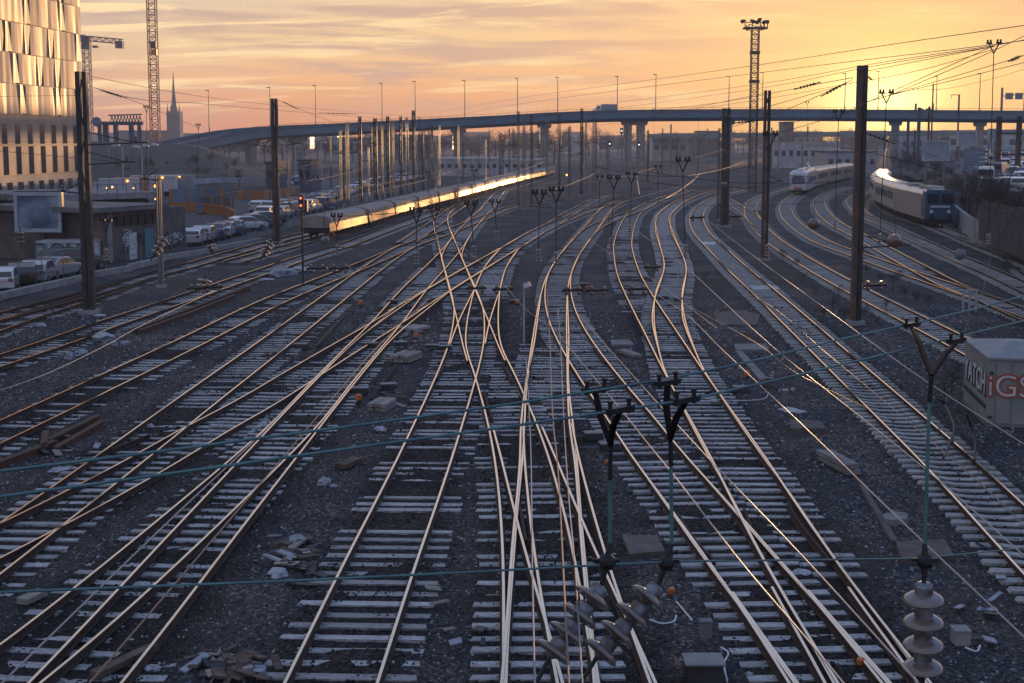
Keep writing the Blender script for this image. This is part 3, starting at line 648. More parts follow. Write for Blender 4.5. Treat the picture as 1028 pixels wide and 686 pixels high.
# ------------------------------------------------------------------ trees
def tree_proto(seed, h, dense):
    rr = random.Random(seed); tr = MB(); tw = MB()
    tr.tube([(0, 0, 0), (rr.uniform(-.2, .2), 0, h * .3), (rr.uniform(-.4, .4), 0, h * .75)], [h * .035, h * .026, h * .01], 6)
    tips = []
    for i in range(12):
        z = h * rr.uniform(.22, .7); a = rr.uniform(0, 6.28); L = h * rr.uniform(.2, .42); e = Vector((math.cos(a) * L * .7, math.sin(a) * L * .7, L * .75)); s = Vector((0, 0, z))
        tr.tube([s, s + e * .5 + Vector((0, 0, .1)), s + e], [h * .014, h * .009, h * .004], 4); tips += [s + e * q for q in (.45, .6, .75, .9, 1)]
    for i in range(dense):
        p = rr.choice(tips) + Vector((rr.gauss(0, 1), rr.gauss(0, 1), rr.gauss(0, 1))) * h * .055; d = Vector((rr.gauss(0, 1), rr.gauss(0, 1), rr.gauss(.6, 1))).normalized() * h * rr.uniform(.03, .09); w = h * .0045
        u = d.cross(Vector((rr.random(), rr.random(), rr.random()))).normalized() * w
        tw.poly([p - u, p + u, p + d])
    return tr.mesh('trunk', 'bark'), tw.mesh('crown', 'twig')
TP = [tree_proto(s, 10, 900) for s in (1, 2, 3, 4)]
def tree(label, p, h, k, group, cat='tree'):
    t = empty('bare_tree', p, random.uniform(0, 6), label, cat, group); t.scale = (h / 10 * random.uniform(1.1, 1.6), h / 10 * 1.3, h / 10)
    for n_, me in zip(('trunk', 'crown'), TP[k]):
        o = bpy.data.objects.new(n_, me); col.objects.link(o); o.parent = t
rr = random.Random(11)
xs = [205 + i * 8.6 + rr.uniform(-3, 3) for i in range(60)]
for i, x in enumerate(xs):
    D = rr.uniform(470, 640) if x < 560 else rr.uniform(620, 800); yt = (128 + rr.uniform(-1, 6)) if x > 400 else 133 + rr.uniform(-3, 6)
    p = P(x, 140, D); p.z = 0; tree('bare hazy tree in the belt seen under the viaduct', p, max(6, HC + (HOR - yt) * D / F), i % 4, 'bare trees under the viaduct')
for i in range(36):
    x = 720 + i * 9 + rr.uniform(-3, 3); D = rr.uniform(620, 800); p = P(x, 140, D); p.z = 0
    tree('bare hazy tree in the belt seen under the viaduct', p, max(6, HC + (HOR - 128 - rr.uniform(0, 4)) * D / F), i % 4, 'bare trees under the viaduct')
for i in range(26):
    x = 898 + i * 4.2 + rr.uniform(-3, 3); y = 150 + rr.uniform(-2, 14); p = G(x, y + 12, 1.5)
    tree(ORD[i] + ' scrubby bare tree from the left on the slope behind the coaches', p, rr.uniform(3.0, 5.5), i % 4, 'scrub trees on the right slope')
for i in range(200):
    f_ = rr.uniform(.02, .98); k = rr.randrange(3, 6) if i % 3 else rr.randrange(0, 4); u_ = rr.random()
    p = G(*foot[k]).lerp(G(*edge[k], tz), f_).lerp(G(*foot[k + 1]).lerp(G(*edge[k + 1], tz), f_), u_) if k + 1 < len(foot) else G(*foot[k])
    tree('low dry bush on the brown slope under the car park terrace', p, rr.uniform(1.3, 3.2), i % 4, 'dry bushes on the slope', 'bush')
rr2 = random.Random(3)
for i in range(22):                                    # dead bushes among the tracks
    x, y = [(800, 268), (806, 285), (818, 300), (836, 312), (848, 322), (868, 318), (880, 330), (826, 322), (870, 275), (884, 285), (896, 292), (908, 300), (920, 306), (932, 309), (955, 395), (962, 380), (948, 404), (786, 262), (708, 285), (902, 285), (842, 300), (890, 312)][i]
    p = G(x, y); tree(ORD[i] + ' patch of dry brown brush in the gravel of the right half', p, rr2.uniform(.7, 1.1), i % 4, 'dry brush between the right tracks', 'bush')
# ------------------------------------------------------------------ far buildings and structures
def block(label, x0, x1, yb, yt, D, m='wall_pale', roof='roof_dark', dep=12, cat='building', name='warehouse', group=None, win=0):
    A, B = P(x0, yb, D), P(x1, yt, D); w = B.x - A.x; z0 = min(0, A.z) if yb > 140 else A.z; z0 = 0; h = B.z
    t = empty(name, ((A.x + B.x) / 2, D, 0), 0, label, cat, group); MB().box((0, dep / 2, h / 2 - .2), (w, dep, h + .2)).build('wall', m, t)
    MB().box((0, dep / 2, h + .12), (w + .5, dep + .5, .35)).build('roof', roof, t)
    for i in range(win): MB().box((-w / 2 + w * (i + .5) / win, -.05, h * .6), (w / win * .5, .12, h * .22)).build('window', 'glass_dark', t)
    return t
bl = [('long pale shed far away, left of centre under the viaduct', 440, 500, 168, 160, 330, 'wall_pale', 8), ('low hall with a bright roof far behind the loose masts', 505, 545, 168, 161, 350, 'wall_pale', 5), ('white gabled hall behind the floodlight tower', 776, 842, 152, 144, 420, 'wall_pale', 9), ('small grey hut left of the viaduct piers', 267, 276, 178, 164, 235, 'stone_dark', 1),
      ('grey kiosk under the left end of the viaduct', 300, 312, 180, 162, 230, 'stone_dark', 2), ('pale storehouse between the viaduct piers', 655, 690, 150, 139, 560, 'wall_pale', 4), ('distant block at the right below the viaduct', 905, 935, 150, 134, 600, 'panel_grey', 4), ('hazy low block behind the thick twin mast', 700, 722, 141, 132, 700, 'stone_dark', 3),
      ('dark round-topped store below the viaduct', 788, 797, 136, 123, 520, 'stone_dark', 1), ('distant block at the far right under the viaduct', 950, 1040, 141, 132, 640, 'wall_pale', 6), ('hazy row of houses left of the dense masts', 325, 372, 152, 139, 560, 'panel_grey', 6), ('second hazy row of houses behind the dense masts', 380, 432, 150, 136, 600, 'stone_dark', 5),
      ('grey hall behind the railcar', 830, 880, 160, 153, 330, 'panel_grey', 6)]
for lb, x0, x1, yb, yt, D, m, w_ in bl: block(lb, x0, x1, yb, yt, D, m, 'wall_pale' if m == 'wall_pale' else 'roof_dark', win=w_)
rr = random.Random(41)
for i in range(30):
    k = rr.uniform(.1, .95); x_ = 110 + rr.random() * 130; y_ = 150 + rr.random() * 30; p = P(x_, y_ + 8, 250); p.z = max(0, p.z - 1)
    tree('dark low bush growing on the hill', p, rr.uniform(1.2, 2.6), i % 4, 'bushes on the hill', 'bush')
rr = random.Random(21)
for i in range(40):                                    # skyline so that no bare plain shows
    x = -400 + i * 48 + rr.uniform(-9, 9); block('hazy distant block on the skyline', x, x + rr.uniform(20, 40), 141, 134 + rr.uniform(-2.5, 3), rr.uniform(900, 1400), rr.choice(['stone_dark', 'panel_grey']), group='hazy blocks of the far skyline', dep=30)
# church
D = 900; s = D / F; b = P(176, 140, D); b.z = 0
t = empty('church', b, 0, 'hazy church with a tall thin spire behind the hill', 'church')
zt = lambda y: Zof(y, D)
MB().box((0, 0, zt(112) / 2), (13 * s, 9, zt(112))).build('tower', 'stone_dark', t)
MB().lathe([(3.6 * s, 0), (2.3 * s, zt(104) - zt(113)), (1.3 * s, zt(92) - zt(113)), (.15 * s, zt(72) - zt(113))], (-.5 * s, 0, zt(113)), n=8).build('spire', 'stone_dark', t)
for q in (-5.8, -2.5, 2.5, 5.8): MB().lathe([(.9 * s, 0), (.1 * s, zt(104) - zt(113))], (q * s, -3, zt(113)), n=6).build('pinnacle', 'stone_dark', t)
MB().box((-34 * s, 10, zt(131) / 2), (56 * s, 18, zt(131))).build('nave', 'stone_dark', t)
# row of pillars with sign frames
D = 340; s = D / F; b = P(118, 150, D); b.z = 0
t = empty('pillar_portal', b, 0, 'grey portal of tall pillars with ornate frames on top, left of the church', 'portal')
for x, w in ((101, 3), (107, 5), (117, 4), (132.5, 4), (140.5, 3)):
    MB().box(((x - 118) * s, 0, Zof(123, D) / 2), (w * s, 1.2, Zof(123, D))).build('pillar', 'stone_dark', t)
MB().box((6 * s, 0, Zof(124, D)), (40 * s, 1.4, .9)).build('beam', 'stone_dark', t)
o_ = MB()
for k in range(10):
    x = (-6 + k * 3.1) * s; o_.bar((x, 0, Zof(123, D)), (x + 1.5 * s, 0, Zof(116, D)), .25); o_.bar((x + 1.5 * s, 0, Zof(116, D)), (x + 3 * s, 0, Zof(123, D)), .25)
o_.bar((-8 * s, 0, Zof(116, D)), (26 * s, 0, Zof(115, D)), .35); o_.build('lattice', 'steel_grey', t)
MB().lathe([(5 * s, 0), (5 * s, .4)], (-19 * s, -.5, Zof(122.5, D)), (0, -1, 0), 8).build('sign', 'barrier_blue', t)
# tower cranes
def lattice(mb, p0, p1, w, n, t_=.18):
    p0, p1 = Vector(p0), Vector(p1); d = (p1 - p0); up_ = Vector((0, 0, 1)) if abs(d.normalized().z) < .8 else Vector((0, 1, 0)); u = d.cross(up_).normalized() * w / 2; v = d.cross(u).normalized() * w / 2
    cs = [u + v, u - v, -u - v, -u + v]
    for c_ in cs: mb.bar(p0 + c_, p1 + c_, t_)
    for i in range(n):
        a, b = p0 + d * i / n, p0 + d * (i + 1) / n
        for j in range(4):
            c1, c2 = cs[j], cs[(j + 1) % 4]
            if i % 2: c1, c2 = c2, c1
            mb.bar(a + c1, b + c2, t_ * .6)
        for j in range(4): mb.bar(a + cs[j], a + cs[(j + 1) % 4], t_ * .6)
    return mb
mat('crane_red', (.26, .07, .04), .7); mat('crane_grey', (.13, .14, .17), .7)
D = 420; s = D / F; b = P(156.2, 140, D); b.z = 0
t = empty('tower_crane', b, 0, 'tall reddish lattice crane mast running out of the top of the picture', 'tower crane')
lattice(MB(), (0, 0, 0), (0, 0, Zof(-120, D)), 8 * s, 52, .24).build('mast', 'crane_red', t)
MB().box((.6, -1.4, Zof(45, D)), (1.6, 1.4, 1.9)).build('lift_cabin', 'steel_dark', t); MB().box((.8, -1.6, Zof(53, D)), (1.7, 1.4, 1.8)).build('lift_counterweight', 'orange', t)
j = MB(); lattice(j, (-14, 0, Zof(-120, D)), (45, 0, Zof(-120, D) + .5), 1.6, 30, .2); j.build('jib', 'crane_red', t)
MB().box((-12, 0, Zof(-115, D)), (3, 2, 2.6)).build('counterweight', 'crane_grey', t)
D = 380; s = D / F; b = P(90, 140, D); b.z = 0
t = empty('tower_crane', b, 0, 'small hazy crane whose counter jib sticks out beside the office building', 'tower crane')
lattice(MB(), (0, 0, 0), (0, 0, Zof(50, D)), 6.5 * s, 30, .2).build('mast', 'crane_grey', t)
MB().box((0, 0, Zof(43, D)), (8 * s, 2.2, 13 * s)).build('slewing_unit', 'crane_grey', t); MB().box((-1.6 * s, -1, Zof(38, D)), (4 * s, 1.6, 5 * s)).build('cab', 'crane_grey', t)
j = MB(); lattice(j, (4 * s, 0, Zof(39, D)), (36 * s, 0, Zof(42, D)), 1.3, 9, .2); j.build('counter_jib', 'crane_grey', t)
MB().box((33 * s, 0, Zof(45, D)), (7 * s, 2, 7 * s)).build('counterweight', 'crane_grey', t)
lattice(MB(), (-4 * s, 0, Zof(39, D)), (-60 * s, 0, Zof(20, D)), 1.3, 14, .2).build('jib', 'crane_grey', t)
MB().box((9 * s, 0, Zof(47, D)), (5 * s, 1.5, 2 * s)).build('winch', 'crane_grey', t)
# floodlight tower
b = G(755, 192); D = b.y; s = D / F
t = empty('floodlight_tower', b, 0, 'lattice floodlight tower with a platform of lamps, the tallest thing at the centre right', 'floodlight tower')
lattice(MB(), (0, 0, 0), (0, 0, ht(b, 30)), 7 * s, 34, .14).build('mast', 'steel_rust', t)
lattice(MB(), (0, 0, ht(b, 30)), (0, 0, ht(b, 25)), 15 * s, 1, .15).build('bracket', 'steel_rust', t)
for yy in (53, 82): MB().box((0, 0, ht(b, yy)), (9 * s, 9 * s, .5)).build('landing', 'steel_dark', t)
pf = MB(); pf.box((0, 0, ht(b, 28.5)), (23 * s, 12 * s, .3))
for q in (-11, -4, 4, 11): pf.bar((q * s, -5 * s, ht(b, 28)), (q * s, -5 * s, ht(b, 23)), .14)
pf.bar((-11 * s, -5 * s, ht(b, 23)), (11 * s, -5 * s, ht(b, 23)), .14); pf.build('platform', 'steel_rust', t)
for x, y, a in ((-10, 21, -1), (-6, 20.5, .4), (-3, 22, 1), (5, 19, -.4), (7, 21.5, 1), (10, 21.5, -.5)):
    MB().lathe([(.25 * s * 2, 0), (1.7 * s, .5), (2.0 * s, .9), (1.9 * s, 1.0)], (x * s, -4 * s, ht(b, y)), (a, -.6, -.3), 10).build('floodlight', 'steel_dark', t)
# ------------------------------------------------------------------ office building with folded golden panels
XB = lambda Y: -66.2 + (Y - 174) * .085
ob = empty('office_building', (XB(200), 200, 0), 0, 'office building clad in folded golden metal panels at the upper left', 'building'); oo = Vector((XB(200), 200, 0))
rr = random.Random(17); FH = 4.03; ROW0 = 4.2
def fp(Y, z, out=0): return Vector((XB(Y) + out, Y - out * .085, z)) - oo
MB().prism([fp(202.1, -.5, -.2), fp(100, -.5, -.2), fp(100, -.5, -40), fp(202.1, -.5, -40)], (0, 0, 45)).build('core', 'facade_base', ob)
gold = [MB(), MB()]; nrow = 10
cols_ = 54; cw = 102 / cols_
for r_ in range(nrow):
    z0 = ROW0 + r_ * FH; z1 = z0 + FH - .10; c_ = 0
    off = rr.random()
    while c_ < cols_:
        low = r_ < 2; nwin = rr.choice([0, 0, 1]) if not low else (c_ % 2)
        y0 = 202 - c_ * cw - off * .5; y1 = y0 - cw
        if low:
            if c_ % 2 and c_ < 44: MB().prism([fp(y0 - .25, z0 + .1, .05), fp(y1 + .25, z0 + .1, .05), fp(y1 + .25, z1 - (.1 if r_ == 0 else 1.2), .05), fp(y0 - .25, z1 - (.1 if r_ == 0 else 1.2), .05)], (-.12, 0, 0)).build('window', 'glass_dark', ob)
            gold[0].prism([fp(y0, z0, .02), fp(y1 + .04, z0, .02), fp(y1 + .04, z1, .02), fp(y0, z1, .02)], (-.1, 0, 0))
        elif rr.random() < .26 and c_ < 56:
            w = cw * .62; f0 = rr.random() < .5                       # wedge window, narrow at one end, beside a folded fin
            MB().prism([fp(y0 - (cw * .45 if f0 else 0), z0 + .1, .10), fp(y0 - w + (cw * .1 if f0 else 0), z0 + .1, .10), fp(y0 - w, z1, .10), fp(y0 - (0 if f0 else cw * .45), z1, .10)], (-.15, 0, 0)).build('window', 'facade_glass', ob)
            g = gold[1]; a, b_ = (.24, .10) if f0 else (.10, .24)
            g.poly([fp(y0 - w, z0, .1), fp(y1, z0, a), fp(y1, z1, b_), fp(y0 - w, z1, .1)]); g.poly([fp(y1, z0, a), fp(y1, z0, 0), fp(y1, z1, 0), fp(y1, z1, b_)])
        else:
            a, b_ = rr.uniform(.06, .13), rr.uniform(.06, .13); ym = (y0 + y1) / 2; g = gold[rr.random() < .35]
            g.poly([fp(y0, z0, .06), fp(ym, z0, a), fp(ym, z1, b_), fp(y0, z1, .06)]); g.poly([fp(ym, z0, a), fp(y1, z0, .06), fp(y1, z1, .06), fp(ym, z1, b_)])
        c_ += 1
gold[0].build('cladding', 'facade_gold', ob); gold[1].build('cladding', 'facade_gold_light', ob)
base_ = MB(); base_.prism([fp(202, -.5, .1), fp(100, -.5, .1), fp(100, ROW0 - .1, .1), fp(202, ROW0 - .1, .1)], (-.3, 0, 0)); base_.build('plinth', 'facade_base', ob)
for k in range(16): MB().prism([fp(200 - k * 3.2, .6, .16), fp(198.6 - k * 3.2, .6, .16), fp(198.6 - k * 3.2, 3.3, .16), fp(200 - k * 3.2, 3.3, .16)], (-.1, 0, 0)).build('window', 'glass_dark', ob)
# ------------------------------------------------------------------ left side street: billboard, buildings, kerb, fences
def text_mesh(s, size, m, name='lettering', outline=0.0, depth=.01):
    cu = bpy.data.curves.new('t', 'FONT'); cu.body = s; cu.size = size; cu.extrude = depth; cu.offset = outline; cu.align_x = 'CENTER'; cu.align_y = 'CENTER'
    o = bpy.data.objects.new('t', cu); col.objects.link(o); dg = bpy.context.evaluated_depsgraph_get(); me = bpy.data.meshes.new_from_object(o.evaluated_get(dg)); bpy.data.objects.remove(o)
    me.materials.clear(); me.materials.append(m_(m)); me.name = name; return me
def text(s, size, m, parent, loc, rz=0, outline=0.0, depth=.01, sx=1.0, name='lettering'):
    o = bpy.data.objects.new(name, text_mesh(s, size, m, name, outline, depth)); col.objects.link(o); o.parent = parent; o.location = loc; o.rotation_euler = (math.pi / 2, 0, rz); o.scale = (sx, 1, 1); return o
D = 98; s = D / F; b = P(42, 262, D); b.z = 0
t = empty('billboard', b, 0, 'billboard with a pale frame and a cloudy blue poster on a dark post', 'billboard')
z0, z1 = Zof(234, D), Zof(192, D); w = 48 * s; zc = (z0 + z1) / 2; h = z1 - z0
MB().box((-.1, .15, zc), (w, .5, h)).build('case', 'black', t)
MB().box((-.1, -.12, zc), (w * .84, .06, h * .78)).build('poster', 'bill_print', t)
f_ = MB()
for q in (-1, 1): f_.box((-.1 + q * w * .455, -.16, zc), (w * .07, .14, h * .97)); f_.box((-.1, -.163, zc + q * h * .435), (w * .84, .14, h * .09))
f_.build('frame', 'bill_frame', t); MB().box((.1, .2, z0 / 2), (.4, .4, z0)).build('post', 'steel_dark', t)
D = 96; s = D / F; b = P(70, 262, D); b.z = 0; zt_ = Zof(244, D)
t = empty('graffiti_container', b, 0, 'low white container with dark graffiti letters behind the dark estate car', 'container')
MB().box((-.3, 1.2, zt_ / 2), (56 * s, 2.4, zt_)).build('wall', 'graf_white', t); MB().box((-.3, 1.15, zt_ + .05), (58 * s, 2.6, .14)).build('lid', 'wall_pale', t)
text('DOUE', 1.75, 'graf_dark', t, (-.5, -.04, zt_ - .75), outline=.05, sx=.85)
text('DOUE', 1.55, 'graf_blue', t, (-.46, -.07, zt_ - .73), sx=.95)
# low building with clerestory
A, B = G(104, 264), G(187, 254); d = (B - A); L = d.length; rz = math.atan2(d.y, d.x); H_ = ht(A, 213)
t = empty('low_building', A, rz, 'low brown graffiti-covered building with a flat slab roof beside the road', 'building')
MB().box((L / 2, 5, H_ / 2), (L, 10, H_)).build('wall', 'wall_brown', t)
MB().box((L * .28, 5, H_ + .18), (L * .85, 11.5, .36)).build('roof', 'concrete_dark', t)
for k in range(6): MB().box((L * (.18 + k * .085), -.06, H_ - .75), (L * .06, .16, .75)).build('window', 'black', t)
MB().box((L * .52, -.08, 1.1), (.95, .12, 2.2)).build('door', 'teal_paint', t)
MB().box((L * .33, -.08, 1.0), (.8, .12, 2.0)).build('door', 'graf_white', t)
r9 = random.Random(12)
def scribble(parent, x0, x1, z0, z1, n, m, y=-.09, w=.09):
    for _ in range(n):
        cx, cz = r9.uniform(x0, x1), r9.uniform(z0, z1); p = [Vector((cx + r9.uniform(-.7, .7), y, cz + r9.uniform(-.45, .45))) for _ in range(6)]
        o = MB().tube(catmull(p, 5), [w * r9.uniform(.5, 1.2) for _ in range(26)], 4).build('graffiti', m, parent)
scribble(t, L * .12, L * .46, .7, 1.9, 5, 'graf_white'); scribble(t, L * .6, L * .95, .7, 1.9, 6, 'graf_white'); scribble(t, L * .15, L * .95, .6, 2.2, 6, 'graf_dark'); scribble(t, L * .6, L * .95, .8, 1.8, 3, 'graf_blue')
MB().box((L * .06, -.1, H_ / 2), (.35, .3, H_)).build('pilaster', 'concrete', t)
# ramp wall behind the cars and dark underpass
A, B = G(-60, 258), G(104, 246); d = B - A; rz = math.atan2(d.y, d.x)
t = empty('ramp_wall', A, rz, 'long grey ramp wall behind the parked cars below the billboard', 'wall')
MB().box((d.length / 2, .6, 1.2), (d.length, 1.2, 2.4)).build('wall', 'concrete_dark', t); MB().box((d.length / 2, .55, 2.46), (d.length, 1.4, .14)).build('coping', 'concrete', t)
A, B = G(40, 233), G(165, 226); d = B - A; rz = math.atan2(d.y, d.x)
t = empty('underpass', A, rz, 'flat concrete underpass roof behind the big left mast', 'underpass')
MB().box((d.length / 2, 8, 3.2), (d.length, 16, .6)).build('slab', 'concrete', t); MB().box((d.length / 2, 9, 1.4), (d.length * .98, 13, 2.9)).build('wall', 'black', t)  # black box stands for the shade inside the underpass
rl = MB(); rl.bar((0, .1, 4.4), (d.length, .1, 4.4), .07)
for k in range(14): rl.bar((d.length * k / 13, .1, 3.5), (d.length * k / 13, .1, 4.4), .06)
rl.build('railing', 'steel_grey', t)
kb = [G(x, y) for x, y in [(-60, 315), (0, 302), (85, 281), (130, 272), (165, 262), (215, 253), (262, 243)]]
t = empty('kerb_wall', kb[0], 0, 'low pale concrete kerb wall between the left tracks and the cars', 'wall'); mb = MB()
for a, b in zip(kb, kb[1:]): mb.bar(a - kb[0] + Vector((0, 0, .25)), b - kb[0] + Vector((0, 0, .15)), .4, .4)
mb.build('wall', 'concrete', t)
fp_ = [G(x, y) for x, y in [(-40, 306), (10, 296), (85, 278), (130, 269), (165, 259), (215, 250), (262, 240), (330, 219), (400, 199)]]
t = empty('wire_fence', fp_[0], 0, 'thin wire fence running along the parked cars', 'fence'); wi = MB(); ps = resample(fp_, 3.0)
for k, p in enumerate(ps): MB().tube([p - fp_[0], p - fp_[0] + Vector((0, 0, 1.9))], .06, 5).build('post', 'steel_grey', t)
for a, b in zip(fp_, fp_[1:]):
    for z in (.3, .8, 1.3, 1.85): wi.bar(a - fp_[0] + Vector((0, 0, z)), b - fp_[0] + Vector((0, 0, z)), .018)
wi.build('wire', 'steel_dark', t)
# site barriers with orange posts
def barrier(label, pts, hgt, m, pm, step=3.2, grp='site barriers on the left'):
    w = [G(*p) for p in pts]; t = empty('site_barrier', w[0], 0, label, 'barrier', grp); mb = MB()
    for a, b in zip(w, w[1:]): mb.bar(a - w[0] + Vector((0, 0, hgt / 2)), b - w[0] + Vector((0, 0, hgt / 2)), .12, hgt)
    mb.build('panel', m, t)
    if pm:
        for p in resample(w, step): MB().box(p - w[0] + Vector((0, -.12, hgt / 2)), (.5, .12, hgt * 1.02)).build('post', pm, t)
barrier('blue grey site barrier with orange posts, upper line', [(172, 200), (205, 198.5), (240, 199), (270, 199.5)], 1.5, 'barrier_blue', 'barrier_orange')
barrier('blue grey site barrier with orange posts, lower line', [(172, 207), (205, 205), (235, 208)], 1.3, 'barrier_blue', 'barrier_orange')
barrier('long plain orange barrier beside the road', [(168, 212), (200, 212.5), (228, 217), (236, 222)], 1.1, 'barrier_orange', None)
barrier('orange and white barrier by the road bend', [(236, 200), (262, 201), (300, 196)], 1.3, 'barrier_orange', 'barrier_blue')
barrier('pale wall with stains at the foot of the hill', [(170, 193), (200, 192), (250, 190)], 2.2, 'wall_pale', None)
# lamp posts before the hill
for i, (x, yb, yt) in enumerate([(110.5, 207, 147), (124.5, 207, 146), (140.7, 203, 147), (143.7, 203, 148), (150, 201, 146)]):
    b = G(x, yb); h = ht(b, yt)
    t = empty('street_lamp', b, 0, ORD[i] + ' white lamp post from the left in front of the hill', 'street lamp', 'white lamp posts in front of the hill')
    MB().tube([(0, 0, 0), (0, 0, h - .3), ((-1) ** i * .5, 0, h)], [.22, .16, .1], 6).build('pole', 'wall_pale', t)
    MB().lathe([(.1, -.5), (.3, -.2), (.3, .3), (.1, .6)], ((-1) ** i * .9, 0, h), (1, 0, .1), 8).build('lamp_head', 'white_plastic', t)
for i, (x, yb, yt) in enumerate([(286, 182, 145), (297, 180, 146), (323, 180, 143), (356, 178, 143)]):
    b = G(x, yb); h = ht(b, yt)
    t = empty('street_lamp', b, 0, ORD[i] + ' lamp post from the left on the bend under the viaduct', 'street lamp', 'lamp posts at the road bend')
    MB().tube([(0, 0, 0), (0, 0, h)], [.3, .2], 6).build('pole', 'wall_pale', t); MB().box((.4, 0, h), (1.2, .3, .15)).build('lamp_head', 'white_plastic', t)
# lorries with lit amber lamps
def lorry(label, x, y, L, rz, c1, grp='lorries on the site before the hill', lit=True):
    t = empty('lorry', G(x, y), rz, label, 'lorry', grp)
    MB().box((L * .14, 0, 2.0), (L * .7, 2.4, 2.5)).build('cargo_box', c1, t)
    cb = MB(); cb.prism([(-L / 2, -1.15, .6), (-L / 2 - .1, -1.15, 1.7), (-L / 2 + .35, -1.15, 2.8), (-L * .24, -1.15, 2.85), (-L * .24, -1.15, .6)], (0, 2.3, 0)); cb.build('cab', 'paint_white', t)
    MB().box((-L * .38, -1.16, 2.1), (L * .12, .05, .7)).build('side_window', 'glass_dark', t)
    for q in (-L * .38, L * .18, L * .36):
        for sd in (-1, 1): MB().lathe([(.1, -.14), (.48, -.14), (.48, .14), (.1, .14)], (q, sd * 1.05, .48), (0, 1, 0), 14).build('wheel', 'rubber', t)
    if lit: MB().lathe([(.16, 0), (.16, .12), (.06, .2)], (L * .3, -1.2, 2.9), (0, -.5, 1), 8).build('beacon', 'lamp_amber_lit', t)
    return t
lorry('white lorry nearest the big left mast on the site', 112, 202, 8, .2, 'white_plastic'); lorry('orange and white lorry on the site, second from the left', 126, 200, 7, .1, 'barrier_orange'); lorry('long white lorry behind the lamp posts', 146, 197, 10, .05, 'white_plastic'); lorry('grey lorry at the foot of the hill', 167, 196, 9, -.1, 'panel_grey')
for i, (x, y, m, r) in enumerate([(156, 187, 'lamp_amber_lit', 1.6), (156.2, 200, 'lamp_amber_lit', 1.0), (112.7, 188, 'lamp_amber_lit', 1.0), (134, 189, 'lamp_amber_lit', .7), (107, 189, 'lamp_amber_lit', .7), (141.5, 205, 'lamp_amber_lit', .8), (569, 175.8, 'lamp_amber_lit', .9)]):
    D = 155 if i < 6 else 230; p = P(x, y, D); t = empty('site_lamp', (p.x, p.y, 0), 0, '%s small lit amber lamp on a thin stake' % ORD[i], 'lamp', 'lit amber lamps'); t['label'] = ORD[i] + (' lit amber lamp of the list on the lorry site at the left' if i < 6 else ' lit amber lamp alone near the centre')
    MB().tube([(0, 0, 0), (0, 0, p.z)], .1, 5).build('stake', 'steel_grey', t); MB().lathe([(.02, -r * D / F), (r * D / F * .8, -r * D / F * .6), (r * D / F, 0), (r * D / F * .8, r * D / F * .6), (.02, r * D / F)], (0, 0, p.z), n=8).build('bulb', m, t)
k_ = min(range(len(top)), key=lambda k: abs(top[k].x / top[k].y - (604 - 514) / F)); q_ = lorry('long pale lorry driving over the middle of the viaduct', 604, 200, 7, .1, 'panel_grey', 'lorry on the viaduct', False); q_.location = top[k_] + Vector((0, 5, -1.2)); del q_['group']
# traffic sign, signal
b = G(201, 224); h = ht(b, 208); t = empty('traffic_sign', b, 0, 'round blue traffic sign on a thin post by the road', 'traffic sign')
MB().tube([(0, .05, 0), (0, .05, h)], .09, 6).build('post', 'steel_grey', t); MB().lathe([(.36, 0), (.36, .05)], (0, 0, h), (0, -1, 0), 16).build('disc', 'sign_blue', t)
b = G(303.5, 283); D = b.y; s = D / F; t = empty('railway_signal', b, 0, 'black railway signal with two orange lamps and a white rim', 'railway signal')
zc = ht(b, 203); pr = lambda k: [(math.cos(a) * 3.2 * s * k, 0, zc + (5 * s if math.sin(a) > 0 else -5 * s) + math.sin(a) * 3.2 * s * k) for a in [i * math.pi / 10 for i in range(20)]]
MB().prism([Vector(p) for p in pr(1.0)], (0, .15, 0)).build('rim', 'wall_pale', t); MB().prism([Vector(p) + Vector((0, -.03, 0)) for p in pr(.78)], (0, .1, 0)).build('head', 'black', t)
for yy in (199, 206.5): MB().lathe([(1.1 * s, 0), (1.1 * s, .12)], (0, -.05, ht(b, yy)), (0, -1, 0), 12).build('lamp', 'lamp_red_lit', t)
MB().box((2.5 * s, .5, ht(b, 207)), (6 * s, .6, 12 * s)).build('cabinet', 'black', t); MB().tube([(0, .3, 0), (0, .3, ht(b, 211))], .14, 6).build('post', 'steel_dark', t)
# road signal lamps far away
for i, (x, y) in enumerate([(624, 131.5), (612, 144.5), (641.5, 145.5)]):
    D = 330; p = P(x, y, D); t = empty('railway_signal', (p.x, p.y, 0), 0, ORD[i] + ' far signal from the left showing a pale light under the viaduct', 'railway signal', 'far signals with pale lights')
    MB().box((0, .1, p.z / 2), (.25, .25, p.z)).build('post', 'steel_grey', t); MB().box((0, 0, p.z), (.7, .3, 1.4)).build('head', 'black', t); MB().lathe([(.2, 0), (.2, .1)], (0, -.16, p.z), (0, -1, 0), 10).build('lamp', 'lamp_white_lit', t)
# ------------------------------------------------------------------ air
hz = MB(); hz.box((0, 690, 52), (3600, 1500, 108)); h_ = hz.build('haze', [])
h_.data.materials.clear(); hm = bpy.data.materials.new('air'); hm.use_nodes = True; nt = hm.node_tree; nt.nodes.clear()
ou = nt.nodes.new('ShaderNodeOutputMaterial'); vo_ = nt.nodes.new('ShaderNodeVolumePrincipled'); vo_.inputs['Color'].default_value = (.86, .88, .96, 1); vo_.inputs['Density'].default_value = .00034; vo_.inputs['Anisotropy'].default_value = .2
nt.links.new(vo_.outputs[0], ou.inputs['Volume']); h_.data.materials.append(hm); tag(h_, kind='stuff')
